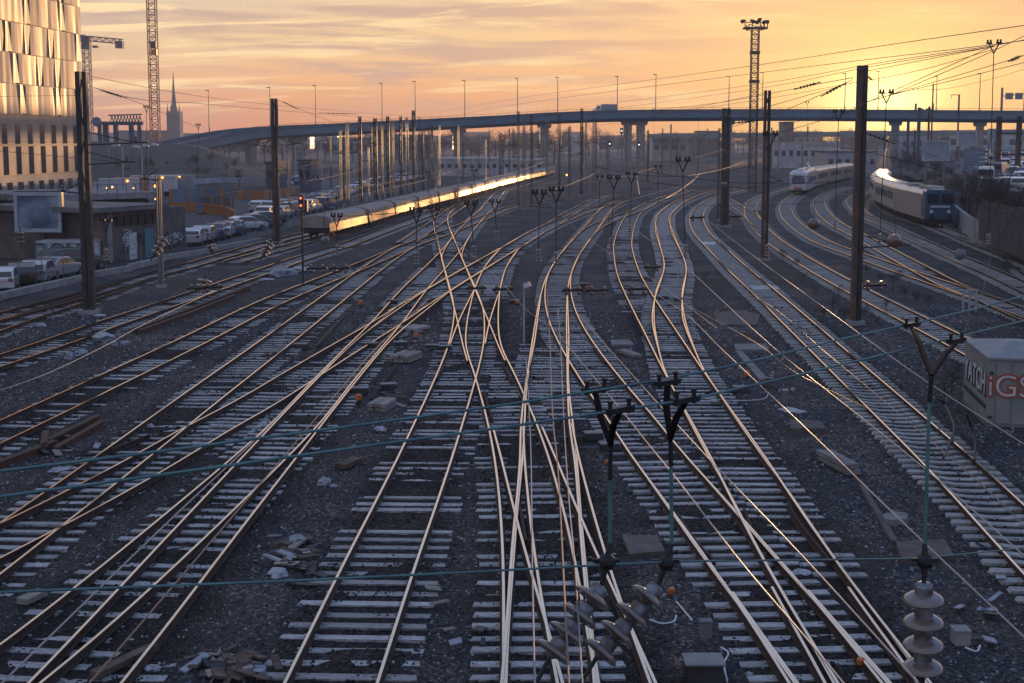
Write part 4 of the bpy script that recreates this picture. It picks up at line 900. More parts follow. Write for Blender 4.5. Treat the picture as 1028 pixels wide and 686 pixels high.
# ------------------------------------------------------------------ catenary masts
def mast(label, x, yb, yt, w, kind='H', group='catenary masts', arm=None, m='steel_rust', z0=0.0, name='catenary_mast', rot=None):
    b = G(x, yb, z0); h = ht(b, yt) - z0; wm = w * b.y / F
    t = empty(name, b, rot if rot is not None else random.uniform(-.08, .08), label, 'catenary mast', group)
    if kind == 'H':                                   # two channels with lattice between
        f = wm * .40
        for s in (-1, 1):
            MB().box((s * (wm / 2 - f / 2), 0, h / 2), (f, wm * .9, h), taper=.93).build('channel', m if s < 0 else 'steel_dark', t)
        lat = MB(); k = max(3, int(h / (wm * 2.6)))
        for i in range(k):
            z1, z2 = h * i / k, h * (i + 1) / k; s = 1 if i % 2 else -1
            lat.bar((-s * wm * .3, -wm * .35, z1), (s * wm * .3, -wm * .35, z2), wm * .1)
            lat.bar((s * wm * .3, wm * .35, z1), (-s * wm * .3, wm * .35, z2), wm * .1)
        lat.build('lattice', m, t)
        MB().box((0, 0, .06), (wm * 1.7, wm * 1.7, .3)).build('footing', 'concrete', t)
    elif kind == 'I':
        mb = MB(); mb.box((0, 0, h / 2), (wm * .24, wm * .8, h)); mb.box((-wm / 2 + wm * .09, 0, h / 2), (wm * .18, wm, h)); mb.box((wm / 2 - wm * .09, 0, h / 2), (wm * .18, wm, h))
        mb.build('post', m, t); MB().box((0, 0, .06), (wm * 1.9, wm * 1.9, .28)).build('footing', 'concrete', t)
    else:
        MB().tube([(0, 0, 0), (0, 0, h)], [wm, wm * .7], 8).build('post', m, t)
    if arm:                                            # list of (height fraction, length m, side)
        for fr, ln, sd in arm:
            a = MB(); a.bar((0, 0, h * fr), (sd * ln, 0, h * fr + .15), .07); a.bar((0, 0, h * fr + .7), (sd * ln * .8, 0, h * fr + .14), .05)
            a.build('bracket', 'steel_dark', t)
            i = MB(); i.lathe([(.03, 0), (.1, .05), (.04, .1), (.1, .15), (.04, .2), (.1, .25), (.03, .3)], (sd * ln * .82, 0, h * fr + .16), n=8); i.build('insulator', 'porcelain_brown', t)
    return t
mast('massive dark lattice mast beside the billboard, the leftmost big mast', 90, 315, 72, 11, arm=[(.70, 3.2, 1), (.62, 2.6, 1), (.5, 1.4, -1)], m='steel_dark')
mast('brown lattice mast in front of the road, right of the hill', 278, 245, 99, 6.5, arm=[(.68, 2.4, 1), (.67, 2.0, -1), (.5, 1.2, 1)])
mast('thick dark twin mast standing left of the floodlight tower', 727, 228, 109, 7.5, m='steel_dark')
mast('shorter slim post clamped to the thick dark twin mast', 720.6, 222, 129, 2.2, 'I', m='steel_dark')
mast('dark rusty mast right of the floodlight tower', 767, 262, 91, 6.4, m='steel_rust', arm=[(.46, 1.3, 1)])
mast('tallest rusty mast at the right, in front of the sunset glow', 858.5, 326, 66, 9.5, arm=[(.30, 2.6, 1)])
mast('pale grey post standing alone before the graffiti building', 162, 289, 176, 5, 'I', m='steel_galv', arm=[(.95, 1.0, -1)])
row = [(291, 217, 157, 2.2, 'I', 'steel_galv'), (342.5, 210, 131, 2.6, 'I', 'steel_galv'), (349.3, 208, 123, 3.4, 'I', 'steel_galv'), (362.3, 205, 117, 3.2, 'H', 'steel_rust'), (370.5, 205, 148, 1.8, 'I', 'steel_grey'),
       (377.5, 202, 119, 3.6, 'H', 'steel_rust'), (390, 200, 117, 3.2, 'H', 'steel_rust'), (395, 199, 121, 2.4, 'I', 'steel_galv'), (403, 197, 117, 2.6, 'H', 'steel_dark'), (409, 196, 118, 2.6, 'I', 'steel_grey'),
       (415.5, 194, 111, 3.0, 'H', 'steel_rust'), (421.5, 193, 118, 2.6, 'I', 'steel_galv'), (425, 192, 128, 3.0, 'I', 'steel_galv'), (431, 191, 130, 1.6, 'I', 'steel_pale'), (434, 190, 127, 2.6, 'H', 'steel_rust'), (438, 189, 140, 1.6, 'I', 'steel_grey')]
for i, (x, yb, yt, w, k, m) in enumerate(row):
    mast(ORD[i] + ' mast from the left in the dense row left of centre', x, yb, yt, w, k, 'masts in the dense row left of centre', m=m, arm=[(random.uniform(.45, .8), 1.6, random.choice((-1, 1)))] if i % 3 else None)
row = [(502, 178, 133, 1.8, 'I', 'steel_dark'), (515.5, 174, 130, 1.8, 'I', 'steel_dark'), (520.5, 210, 112, 2.6, 'I', 'steel_rust'), (526, 211, 116, 2.8, 'I', 'steel_grey'), (533.3, 210, 115, 2.8, 'I', 'steel_rust'),
       (549, 195, 118, 2.8, 'I', 'steel_pale'), (561, 205, 115, 3.0, 'I', 'steel_rust'), (571.5, 200, 127, 2.6, 'I', 'steel_galv'), (583.5, 197, 109, 2.8, 'H', 'steel_dark'), (588, 195, 120, 2.0, 'I', 'steel_pale'), (595.5, 195, 110, 2.4, 'I', 'steel_galv'),
       (646, 185, 136, 1.6, 'I', 'steel_grey'), (650, 184, 131, 2.0, 'I', 'steel_dark'), (673, 175, 125, 1.5, 'I', 'steel_grey'), (700, 183, 137, 1.8, 'I', 'steel_grey')]
for i, (x, yb, yt, w, k, m) in enumerate(row):
    mast(ORD[i] + ' mast from the left in the loose row right of centre', x, yb, yt, w, k, 'masts in the loose row right of centre', m=m, arm=[(random.uniform(.5, .85), 1.8, random.choice((-1, 1)))] if i % 2 else None)
row = [(781, 172, 134, 1.4, 'I', 'steel_grey'), (805, 170, 134, 1.6, 'I', 'steel_grey'), (810, 168, 127, 1.4, 'I', 'steel_dark'), (910, 180, 122, 2.4, 'I', 'steel_galv'), (917, 178, 131, 1.5, 'I', 'steel_dark'), (920.5, 182, 108, 2.8, 'I', 'steel_galv'),
       (930.5, 180, 107, 1.7, 'I', 'steel_rust'), (933.5, 184, 84, 1.9, 'tube', 'steel_rust')]
for i, (x, yb, yt, w, k, m) in enumerate(row):
    mast(ORD[i] + ' mast from the left among those behind the two trains', x, yb, yt, w, k, 'masts behind the two trains', m=m)
random.seed(31)
for i in range(34):                                    # faint, far masts under and before the viaduct
    x = 335 + i * 14.5 + random.uniform(-5, 5); yb = random.uniform(158, 180); hh = random.uniform(9.5, 12.5); D = HC * F / (yb - HOR)
    yt = HOR - (hh - HC) * F / D
    mast(ORD[i] + ' mast from the left among the thin far masts before the viaduct', x, yb, yt, max(1.0, .3 * F / D), 'I', 'thin far masts before the viaduct', m=random.choice(['steel_grey', 'steel_rust', 'steel_galv']), arm=[(.8, 1.8, random.choice((-1, 1)))])
rr = random.Random(77)
for i in range(24):
    x = 330 + i * 11.5 + rr.uniform(-4, 4); yb = rr.uniform(184, 206) if x < 470 else rr.uniform(176, 196); D = HC * F / (yb - HOR)
    yt = HOR - (rr.uniform(8.5, 12.0) - HC) * F / D
    mast(ORD[i] + ' mast from the left in the scattered middle group before the viaduct', x, yb, yt, max(1.3, .26 * F / D), rr.choice('IIH'), 'scattered masts of the middle distance', m=rr.choice(['steel_grey', 'steel_rust', 'steel_dark', 'steel_pale']), arm=[(.75, 2.0, rr.choice((-1, 1)))])
# gallows lamp post
b = G(960, 176); h = ht(b, 95)
t = empty('gallows_post', b, 0, 'brown post with a square arm and hook above the two white panels', 'post')
MB().box((0, 0, h / 2), (.35, .35, h)).build('post', 'steel_rust', t)
a = MB(); a.bar((0, 0, h - .1), (-1.9, 0, h - .1), .18); a.bar((-1.9, 0, h - .1), (-1.95, 0, h - 1.0), .1); a.build('arm', 'steel_rust', t)
# H frame of two posts at the far right
t = empty('portal_frame', G(1010, 203), 0, 'rusty frame of two posts and three crossbars before the parked cars', 'catenary portal')
b = G(1010, 203); s = b.y / F; h = ht(b, 117)
for sx in (-1, 1): MB().box((sx * 10 * s, 0, h / 2), (4.6 * s, .5, h)).build('post', 'steel_rust', t)
for yy, ex in ((121, 17), (134, 13), (155, 14)):
    MB().bar((-ex * s, -.3, ht(b, yy)), (ex * s, -.3, ht(b, yy)), .22).build('crossbar', 'steel_dark', t)
# ------------------------------------------------------------------ hangers of the headspans
def disc_prof(r, pitch, n):
    p = []
    for i in range(n):
        z = i * pitch
        p += [(r * .16, z), (r * .30, z + pitch * .05), (r * .95, z + pitch * .26), (r, z + pitch * .34), (r * .5, z + pitch * .46), (r * .34, z + pitch * .52), (r * .34, z + pitch * .86), (r * .16, z + pitch * .9)]
    return p
def hanger(label, x, yt, yb, zb=5.6, xb=None, group='hangers of the overhead headspans', rods='wire_dark', dz=.55, scale=1.0, ins=True):
    D = (HC - zb) * F / (yb - HOR); top = P(x, yt, D); bot = P(xb if xb else x, yb, D)
    L = top - bot
    if L.length < 1.0: bot = top - Vector((0, 0, 1.2))
    t = empty('wire_hanger', bot, 0, label, 'wire hanger', group); T = top - bot; k = scale
    mb = MB(); J = T - Vector((0, 0, .5 * k))
    mb.tube([T + Vector((-.2 * k, .1, 0)), T + Vector((-.1 * k, .05, -.25 * k)), J], .07 * k); mb.tube([T + Vector((.2 * k, -.1, 0)), T + Vector((.1 * k, -.05, -.25 * k)), J], .07 * k)
    mb.build('fork', 'black', t)
    c = MB(); c.bar(T + Vector((-.34 * k, .1, .02)), T + Vector((-.06 * k, .1, .02)), .09 * k); c.bar(T + Vector((.06 * k, -.1, .02)), T + Vector((.34 * k, -.1, .02)), .09 * k)
    for q in (-.28, -.12, .12, .28): c.lathe([(.03, 0), (.03, .09)], T + Vector((q * k, .1 if q < 0 else -.1, .04)), n=6)
    c.build('clamp', 'black', t)
    U = T.normalized()
    MB().tube([J, U * .62 * k], .05 * k).build('rod', rods, t)
    if ins:
        MB().lathe(disc_prof(.15 * k, .155 * k, 4), (0, 0, 0), U, 12).build('insulator', 'porcelain', t, smooth=True)
    else:
        MB().lathe([(.03, 0), (.07, .1), (.07, .4), (.03, .5)], (0, 0, 0), U, 8).build('insulator', 'porcelain_brown', t, smooth=True)
    return t, top, bot
HG = [(338, 218, 250, 341), (418, 213, 266, 418), (436, 211, 252, 439), (473, 206, 259, 476), (497, 204, 242, 499), (541.5, 195, 263, 540.5), (558.5, 192, 266, 558), (616, 180, 250, 613.5), (634, 176, 236, 632), (660.5, 168, 204, 661), (685.5, 162, 258, 688),
      (773.5, 136, 258, 770), (842, 113, 229, 838), (890, 94, 246, 883), (998, 44, 246, 992), (476, 172, 199, 478), (430, 174, 194, 430), (602, 178, 205, 602), (240, 178, 198, 240.6), (317, 178, 194, 317), (199, 126, 189, 198), (147, 108, 200, 148), (656, 110, 160, 657), (701, 118, 165, 703), (810.5, 103, 172, 810), (106, 222, 262, 107)]
for i, (x, yt, yb, xb) in enumerate(sorted(HG)):
    hanger(ORD[i] + ' hanger from the left, a forked rod with an insulator string at its foot', x, yt, yb, xb=xb, scale=.6)
# tilted insulator strings hung in the left of the yard
def istring(label, a, b, D, n=4, r=.13, mt='porcelain_brown', group='tilted insulator strings over the left tracks'):
    A, B = P(*a, D), P(*b, D); t = empty('insulator_string', A, 0, label, 'insulator', group)
    ax = B - A; L = ax.length; MB().lathe(disc_prof(r, L * .6 / n, n), ax * .22, ax, 10).build('discs', mt, t, smooth=True)
    MB().tube([(0, 0, 0), ax], .045).build('rod', 'black', t)
istring('tilted dark insulator string crossing the pale grey post', (169, 232), (151, 262), 42, r=.16)
istring('tilted dark insulator string left of the brown lattice mast', (275, 238), (261, 262), 42, r=.15)
istring('hanging dark insulator string at the lower left corner of the billboard', (20, 228), (21.5, 250), 50, 3)
istring('dark insulator string hanging above the rusty left tracks', (206, 276), (203, 294), 36, 2, r=.2)
istring('dark insulator string over the track where the sleepers begin, left', (209, 243), (214, 256), 44, 2, r=.2)
# small dark double clamps floating on wires over the left tracks
for i, (x, y, D) in enumerate([(198, 290, 34), (214, 289, 34), (204, 215, 60), (318, 270, 34), (341, 270, 34), (700, 219, 46), (737, 218, 46), (878, 287, 30), (600, 292, 32), (575, 292, 32), (640, 291, 32), (655, 269, 40), (478, 290, 33), (505, 291, 33)]):
    p = P(x, y, D); t = empty('section_insulator', p, 0, ORD[i] + ' section insulator in the list of small dark bars on the overhead wires', 'section insulator', 'section insulators')
    t['label'] = 'small dark section insulator bar with two knobs on an overhead wire'
    L = .26
    mb = MB(); mb.bar((-L, 0, 0), (L, 0, .02), .06); mb.build('bar', 'black', t)
    for q in (-.25, .25): MB().lathe([(.03, -.11), (.055, -.06), (.03, 0), (.055, .06), (.03, .11)], (q * .6, 0, 0), n=8).build('knob', 'porcelain_brown', t)
for i, (x, y, d, lb) in enumerate([(817, 225, 12, 'brown ball shaped insulator left of the tallest mast'), (898, 242, 14, 'brown ball insulator right of the tallest mast, the widest of the three'), (964, 255.5, 11.5, 'greenish white ball insulator at the right, nearest the edge'), (326, 241, 8, 'white and green ball insulator above the left tracks'), (726.5, 185, 6, 'small white ball on the thick twin mast'), (767, 184.5, 4.5, 'small white ball on the mast right of the floodlight tower')]):
    D = 44 if d > 7 else 120
    p = P(x, y, D); r = d / 2 * D / F; t = empty('ball_insulator', p, 0, lb, 'insulator', 'ball insulators')
    MB().lathe([(r * .2, -r * .8), (r * .75, -r * .6), (r, -.1 * r), (r * .98, .1 * r), (r * .7, r * .6), (r * .2, r * .8)], (0, 0, 0), Vector((0, -1, .2)) if d > 7 else (0, 0, 1), 16).build('shell', 'porcelain_brown' if i in (0, 1) else 'cap_metal', t, smooth=True)
    MB().lathe([(r * .3, r * .75), (r * .3, r * 1.0), (r * .1, r * 1.1)], (0, 0, 0), Vector((0, -1, .2)), 10).build('cap', 'cap_metal', t)
    if d > 7: MB().tube([(0, 0, 0), (0, 0, .9)], .02).build('suspension_wire', 'wire_dark', t)
# ------------------------------------------------------------------ foreground headspan: three teal wires
WN = {}
def wire(label, pts, w=.022, m='wire_dark', group='overhead wires', cat='overhead wire', name='overhead_wire', n=5):
    pts = [Vector(p) for p in pts]; c = catmull(pts, 6) if len(pts) > 2 else pts
    o = MB().tube([p - pts[0] for p in c], w, n).build(name, m); o.location = pts[0]
    tag(o, label, cat, group); return o
ZW = 7.3
up = [G(x, y, ZW) for x, y in [(-60, 481), (0, 473), (130, 457), (260, 440), (388, 423), (516, 405), (598, 392), (670, 380), (772, 358.5), (838, 342), (915, 325), (975, 311), (1028, 297), (1080, 283)]]
md = [G(x, y, ZW) for x, y in [(-60, 507), (0, 498.6), (130, 481), (260, 463), (388, 445), (516, 427.5), (622, 411.5), (688, 401.5), (772, 383), (860, 362.5), (960, 338.5), (1028, 322), (1080, 309)]]
wire('upper teal wire of the headspan crossing the whole foreground', up, .019, 'wire_teal', 'teal wires of the near headspan')
wire('middle teal wire of the headspan, just below the upper one', md, .018, 'wire_teal', 'teal wires of the near headspan')
def planeD(x):                                          # distance of the headspan's mid plane at pixel column x
    u = (x - 514) / F; best = None
    for A in (up, md):
        for a, b in zip(A, A[1:]):
            # solve X = u*Y
            den = (b.x - a.x) - u * (b.y - a.y)
            if abs(den) < 1e-9: continue
            s = (u * a.y - a.x) / den
            if 0 <= s <= 1: best = (best or []) + [a.y + s * (b.y - a.y)]; break
    return sum(best) / len(best)
lo = [P(x, y, planeD(x)) for x, y in [(-50, 598), (0, 594.7), (130, 589.5), (260, 584.4), (388, 578.5), (516, 572), (609, 567), (671, 564), (772, 562.6), (860, 561.5), (924, 560), (980, 555), (1028, 550), (1070, 544)]]
wire('lowest teal wire of the headspan, above the bottom of the picture', lo, .016, 'wire_teal', 'teal wires of the near headspan')
def big_hanger(label, a, b, j, rt, rb, ins_a, ins_b, D, r=.13):
    A, B = G(*a, ZW), G(*b, ZW); J = P(*j, D); RT_, RB = P(*rt, D), P(*rb, D)
    t = empty('wire_hanger', RB, 0, label, 'wire hanger', 'near hangers on the teal headspan'); o = RB
    for q, K in ((0, A), (1, B)):
        k = MB(); wd = (up[7] - up[5]).normalized()
        k.bar(K - wd * .11 - o, K + wd * .11 - o + Vector((0, 0, 0)), .05, .035)
        for e in (-.08, .08):
            k.lathe([(.014, -.03), (.014, .05), (.02, .05), (.02, .065)], K + wd * e - o, n=6)
        k.build('clamp', 'black', t)
        mid = K.lerp(J, .45) + (K - J).cross(Vector((0, 1, 0))).normalized() * 0.015
        MB().tube([K - o - Vector((0, 0, .02)), mid - o, J - o], [.04, .05, .036], 6).build('arm', 'arm_dark', t)
    MB().tube([J - o, RT_ - o], .032, 6).build('socket', 'black', t)
    MB().tube([RT_ - o, RB - o], .026, 8).build('rod', 'rod_green', t)
    IA, IB = P(*ins_a, D - .05), P(*ins_b, D - .25 if ins_a[0] != ins_b[0] and abs(ins_a[0] - ins_b[0]) > 5 else D)
    c = MB(); M1 = RB.lerp(IA, .45)
    c.tube([RB - o, M1 - o], [.03, .05], 6); c.lathe([(.02, -.05), (.05, -.03), (.055, .03), (.02, .06)], M1 - o, Vector((1, .2, 0)), 10); c.tube([M1 - o, IA - o], [.05, .03], 6)
    c.bar(M1 - o + Vector((-.09, 0, .01)), M1 - o + Vector((.09, 0, .01)), .022); c.build('lower_clamp', 'black', t)
    ax = IB - IA; L = ax.length; p4 = L / 4
    for i in range(4):
        base = IA + ax * (i / 4) - o; U = ax.normalized()
        ins = MB().lathe([(r * .15, 0), (r * .36, p4 * .04), (r * .44, p4 * .14), (r * .46, p4 * .52), (r * .3, p4 * .60)], base, U, 20).build('insulator_cap', 'cap_metal', t, smooth=False)
        MB().lathe([(r * .40, p4 * .46), (r * .62, p4 * .50), (r * .88, p4 * .60), (r, p4 * .73), (r * .99, p4 * .80), (r * .88, p4 * .82), (r * .78, p4 * .78), (r * .62, p4 * .84), (r * .45, p4 * .80), (r * .28, p4 * .88), (r * .15, p4 * 1.0)], base, U, 32).build('insulator_disc', 'porcelain', t, smooth=True)
    MB().tube([IB - o, IB - o + ax.normalized() * .2 + Vector((0, 0, -.06))], .03, 6).build('end_fitting', 'black', t)
    return IB
e1 = big_hanger('left of the two near hangers at centre, its insulator string slanting down left', (598, 391), (622, 411.5), (613, 447), (612.5, 482), (612.5, 545), (604, 588), (552, 660), planeD(612))
e2 = big_hanger('right of the two near hangers at centre, whose rod meets the curving track', (670, 384), (688, 401.5), (673, 442), (673.5, 468), (674.5, 546), (661, 588), (599, 660), planeD(673))
e3 = big_hanger('near hanger at the right with a straight vertical string of four discs', (915, 326), (960, 342), (935, 378), (933, 404), (928.5, 546), (927.5, 585), (926.5, 676), 8.9, r=.138)
# ------------------------------------------------------------------ overhead wires running along the tracks
def gw(pts, z=6.0): return [G(x, y, z) for x, y in pts]
low = [
 ('pale wire running from the middle tracks to the lower right corner', [(650, 290), (688.8, 315.7), (723.8, 350), (814, 435), (893, 512), (1021, 633), (1060, 670)], .018, 'wire_pale'),
 ('pale wire crossing above the lone track towards the right edge', [(640, 232), (688.8, 269), (777.8, 350), (930, 472), (1028, 558)], .018, 'wire_pale'),
 ('thin wire in front of the tallest mast running to the graffiti shed', [(690, 205), (759, 259), (830, 311), (869.5, 340), (930, 383), (1028, 446)], .018, 'wire_pale'),
 ('pale wire left of the thick hanger rods, over the long curving track', [(556, 330), (571.4, 349), (620.5, 408), (654, 450), (680, 482), (750, 572), (811, 643), (850, 690)], .018, 'wire_pale'),
 ('pale wire over the middle right points ending at the lower right', [(580, 315), (604, 342), (654, 398), (708, 457), (805, 558), (922, 686)], .018, 'wire_pale'),
 ('brown contact wire hanging straight above the bottom middle tracks', [(549, 290), (552, 342), (555, 420), (560, 470), (565.5, 572), (571.5, 690)], .022, 'wire_copper'),
 ('grey wire just right of the brown contact wire at centre', [(560, 310), (563, 350), (566, 420), (571, 500), (577.5, 572), (585, 690)], .018, 'wire_pale'),
 ('grey wire left of the brown contact wire at centre', [(528, 360), (531, 410), (533, 456), (534.5, 572), (537, 690)], .018, 'wire_pale'),
 ('contact wire above the leftmost bottom track', [(420, 290), (344, 354), (258, 440), (174, 519), (121, 570), (1.7, 686), (-20, 707)], .018, 'wire_pale'),
 ('contact wire above the second bottom left track', [(430, 300), (375, 352), (344, 388), (285, 458), (174, 588), (89.7, 686), (80, 697)], .018, 'wire_copper'),
 ('pale wire slanting over the rusty left track to the left edge', [(215, 292), (140, 328), (100, 350), (40, 378), (0, 392), (-30, 402)], .016, 'wire_pale'),
 ('thin wire hanging before the straight middle mast, crossing the first slip', [(395, 195), (437, 225), (500, 280), (540, 320), (600, 350)], .014, 'wire_pale'),
 ('thin diagonal wire behind the middle hangers', [(545, 195), (590, 240), (640, 270), (720, 330)], .014, 'wire_pale'),
 ('thin wire crossing over the gravel right of the S-shaped tracks', [(688, 305), (700, 312), (760, 345), (800, 375), (870, 410)], .014, 'wire_copper'),
 ('thin wire above the lone track left rail', [(735, 290), (770, 305), (830, 355), (890, 405), (1000, 500), (1040, 540)], .012, 'wire_copper'),
]
for lb, pts, w, m in low: wire(lb, gw(pts), w * .68, m)
def dw(pts): return [P(x, y, D) for x, y, D in pts]
sky = [
 ('wire fanning from the right hanger down to the tallest mast', [(998, 47, 46), (940, 58, 46), (868, 72, 47)], .035),
 ('wire fanning from the right hanger over the sun', [(1000, 49, 46), (930, 69, 50), (842, 86, 60), (770, 99, 80), (640, 118, 160)], .035),
 ('lowest wire of the fan above the viaduct at the right', [(1040, 60, 42), (960, 80, 46), (893, 96, 44), (842, 114, 60), (780, 126, 80)], .035),
 ('faint wire high over the viaduct towards the dense masts', [(856, 78, 48), (700, 106, 110), (560, 118, 240), (470, 122, 330)], .045),
 ('wire from the dark rusty mast sloping to the dense masts', [(767, 94, 75), (650, 116, 140), (545, 124, 220)], .04),
 ('wire from the thick twin mast to the far masts', [(726, 111, 102), (640, 122, 160), (585, 127, 220)], .04),
 ('highest wire in the sunset sky, rising to the right edge', [(440, 113, 330), (512, 100, 240), (750, 67, 90), (900, 44, 60), (1040, 24, 45)], .05),
 ('second highest wire in the sunset sky', [(450, 118, 330), (512, 106, 240), (772, 72, 90), (1000, 44.5, 50), (1040, 39, 45)], .05),
 ('long wire passing behind the floodlight tower to the right hanger', [(530, 115, 280), (620, 103, 180), (772, 83, 90), (890, 62, 60), (998, 46, 46)], .045),
 ('lower wire of the sunset sky bundle running to the right hanger', [(540, 119, 280), (640, 106, 180), (780, 86, 90), (880, 66, 60), (998, 47, 46)], .045),
 ('wire from the second tall hanger up to the right hanger', [(890, 94, 44), (940, 72, 45), (998, 46, 46)], .04),
 ('twin of the wire rising to the right hanger', [(893, 96, 44), (945, 74, 45), (1000, 50, 46), (1040, 30, 47)], .04),
 ('wire leaving the right hanger beyond the picture edge', [(998, 46, 46), (1040, 38, 40)], .04),
 ('wire from the tallest mast sloping down left', [(856, 80, 48), (820, 97, 50), (770, 117, 60), (690, 140, 80)], .04),
 ('wire with a dark insulator running right from beside the tallest mast', [(770, 137, 60), (842, 116, 60), (868, 104, 56), (890, 94, 44)], .04),
 ('wire rising from the tallest hanger to the insulator at the right edge', [(868, 103, 56), (940, 82, 50), (1012, 61, 45), (1040, 52, 43)], .04),
 ('sagging wire across the sun glow', [(868, 76, 70), (900, 87, 70), (940, 90, 70), (985, 82, 70), (1040, 66, 70)], .03),
 ('wire between the tall mast and the thick twin mast', [(856, 83, 48), (810, 96, 60), (768, 108, 60), (728, 113, 120)], .04),
 ('wire leading from the big left mast towards the city', [(92, 77, 72), (170, 92, 90), (260, 104, 130), (400, 116, 220), (500, 122, 300)], .045),
 ('second wire from the big left mast, over the church', [(94, 88, 72), (130, 98, 75), (200, 104, 90), (280, 111, 120), (420, 122, 230)], .045),
 ('wire from the big left mast to the far hanger beside the hill', [(94, 88, 72), (125, 98, 75), (160, 112, 80), (198, 128, 95)], .04),
 ('wire from the brown lattice mast down to the dense mast row', [(279, 101, 118), (297, 108, 120), (340, 124, 140), (400, 130, 200)], .05),
 ('long low wire over the road at the left', [(0, 205, 80), (90, 183, 90), (162, 180, 80), (260, 168, 120), (420, 150, 200)], .04),
 ('wire from the left edge over the parked cars', [(-20, 240, 60), (0, 238, 62), (90, 214, 68), (162, 205, 75), (260, 188, 100)], .035),
 ('wire in front of the dark hill', [(-20, 150, 75), (90, 160, 78), (180, 168, 90), (280, 170, 115), (420, 165, 200)], .04),
 ('wire crossing in front of the office building', [(-20, 98, 70), (0, 97, 70), (85, 96, 72)], .03),
 ('lower wire crossing in front of the office building', [(-20, 141, 70), (0, 142, 70), (85, 143, 72)], .03),
 ('headspan wire linking the middle hangers left part', [(278, 178, 118), (338, 217, 42), (418, 212, 37), (436, 210, 40), (473, 205, 38), (497, 203, 44), (541, 195, 37)], .02),
 ('headspan wire linking the middle hangers right part', [(541, 195, 37), (558, 191, 36), (616, 180, 41), (634, 175, 47), (660, 168, 70), (685, 162, 38), (727, 150, 90)], .02),
 ('wire running over the silver train', [(700, 150, 100), (767, 155, 65), (858, 150, 48), (960, 175, 46), (1040, 192, 45)], .03),
 ('wire over the hillside at the right edge', [(868, 130, 60), (925, 152, 60), (1000, 182, 55), (1040, 196, 52)], .03),
 ('brown wire crossing the front of the blue locomotive', [(870, 175, 60), (940, 192, 58), (1000, 212, 56), (1040, 222, 55)], .03),
 ('dark cable slanting from the right hanger to the wall', [(1035, 115, 44), (1010, 190, 45), (985, 238, 46), (965, 256, 44)], .03),
 ('dark cable hanging left of the right edge', [(1040, 150, 44), (1020, 210, 45), (1000, 245, 46), (985, 300, 40)], .03),
 ('guy wire before the tallest mast', [(851, 170, 46), (848, 240, 44), (835, 300, 40)], .012),
]
rr = random.Random(15)
for i in range(34):                                    # contact wires far out over the yard
    x = rr.uniform(300, 900); y = rr.uniform(165, 215); D = 3.2 * F / (y - HOR); dx = rr.uniform(-9, 9); p = P(x, y, D); q = p + Vector((dx + (x - 560) * .02, 48, 0))
    q.z = p.z = 6 + rr.random() * 1.2
    wire('thin far overhead wire running over the tracks of the middle distance', sag(p, q, .15, 6), .03, rr.choice(['wire_copper', 'wire_dark', 'wire_dark']), 'thin far overhead wires')
for i in range(9):
    y = rr.uniform(160, 205); x = rr.uniform(250, 650); D = rr.uniform(70, 170)
    wire('thin far cross wire spanning between the masts of the middle distance', sag(P(x, y, D), P(x + rr.uniform(90, 260), y + rr.uniform(-8, 8), D), .6, 8), .03, 'wire_dark', 'thin far cross wires')
for lb, pts, w in sky: wire(lb, dw(pts), w * .62, 'wire_dark')
# strain insulators on the sky wires
for i, (a, b, D, lb) in enumerate([((797, 90), (824, 82.5), 50, 'dark strain insulator left of the tallest mast, lower one'), ((824, 97), (850, 83), 48, 'thick strain insulator just left of the tallest mast'), ((870, 76), (876, 81), 60, 'short strain insulator right of the tallest mast'), ((1012, 62), (1026, 56), 45, 'strain insulator at the right edge of the sky'), ((101, 91), (128, 99), 74, 'dark strain insulator by the big left mast'), ((284, 102), (299, 110), 118, 'strain insulator below the top of the brown lattice mast'), ((865, 132), (900, 145), 60, 'strain insulator right of the tallest mast above the trains'), ((735, 124), (762, 121), 60, 'dark bar insulator before the floodlight tower'), ((320, 113.5), (358, 114.5), 150, 'dark bar insulator in the pink sky above the viaduct')]):
    istring(lb, a, b, D, 5, r=.07, mt='black', group='strain insulators on the high wires')
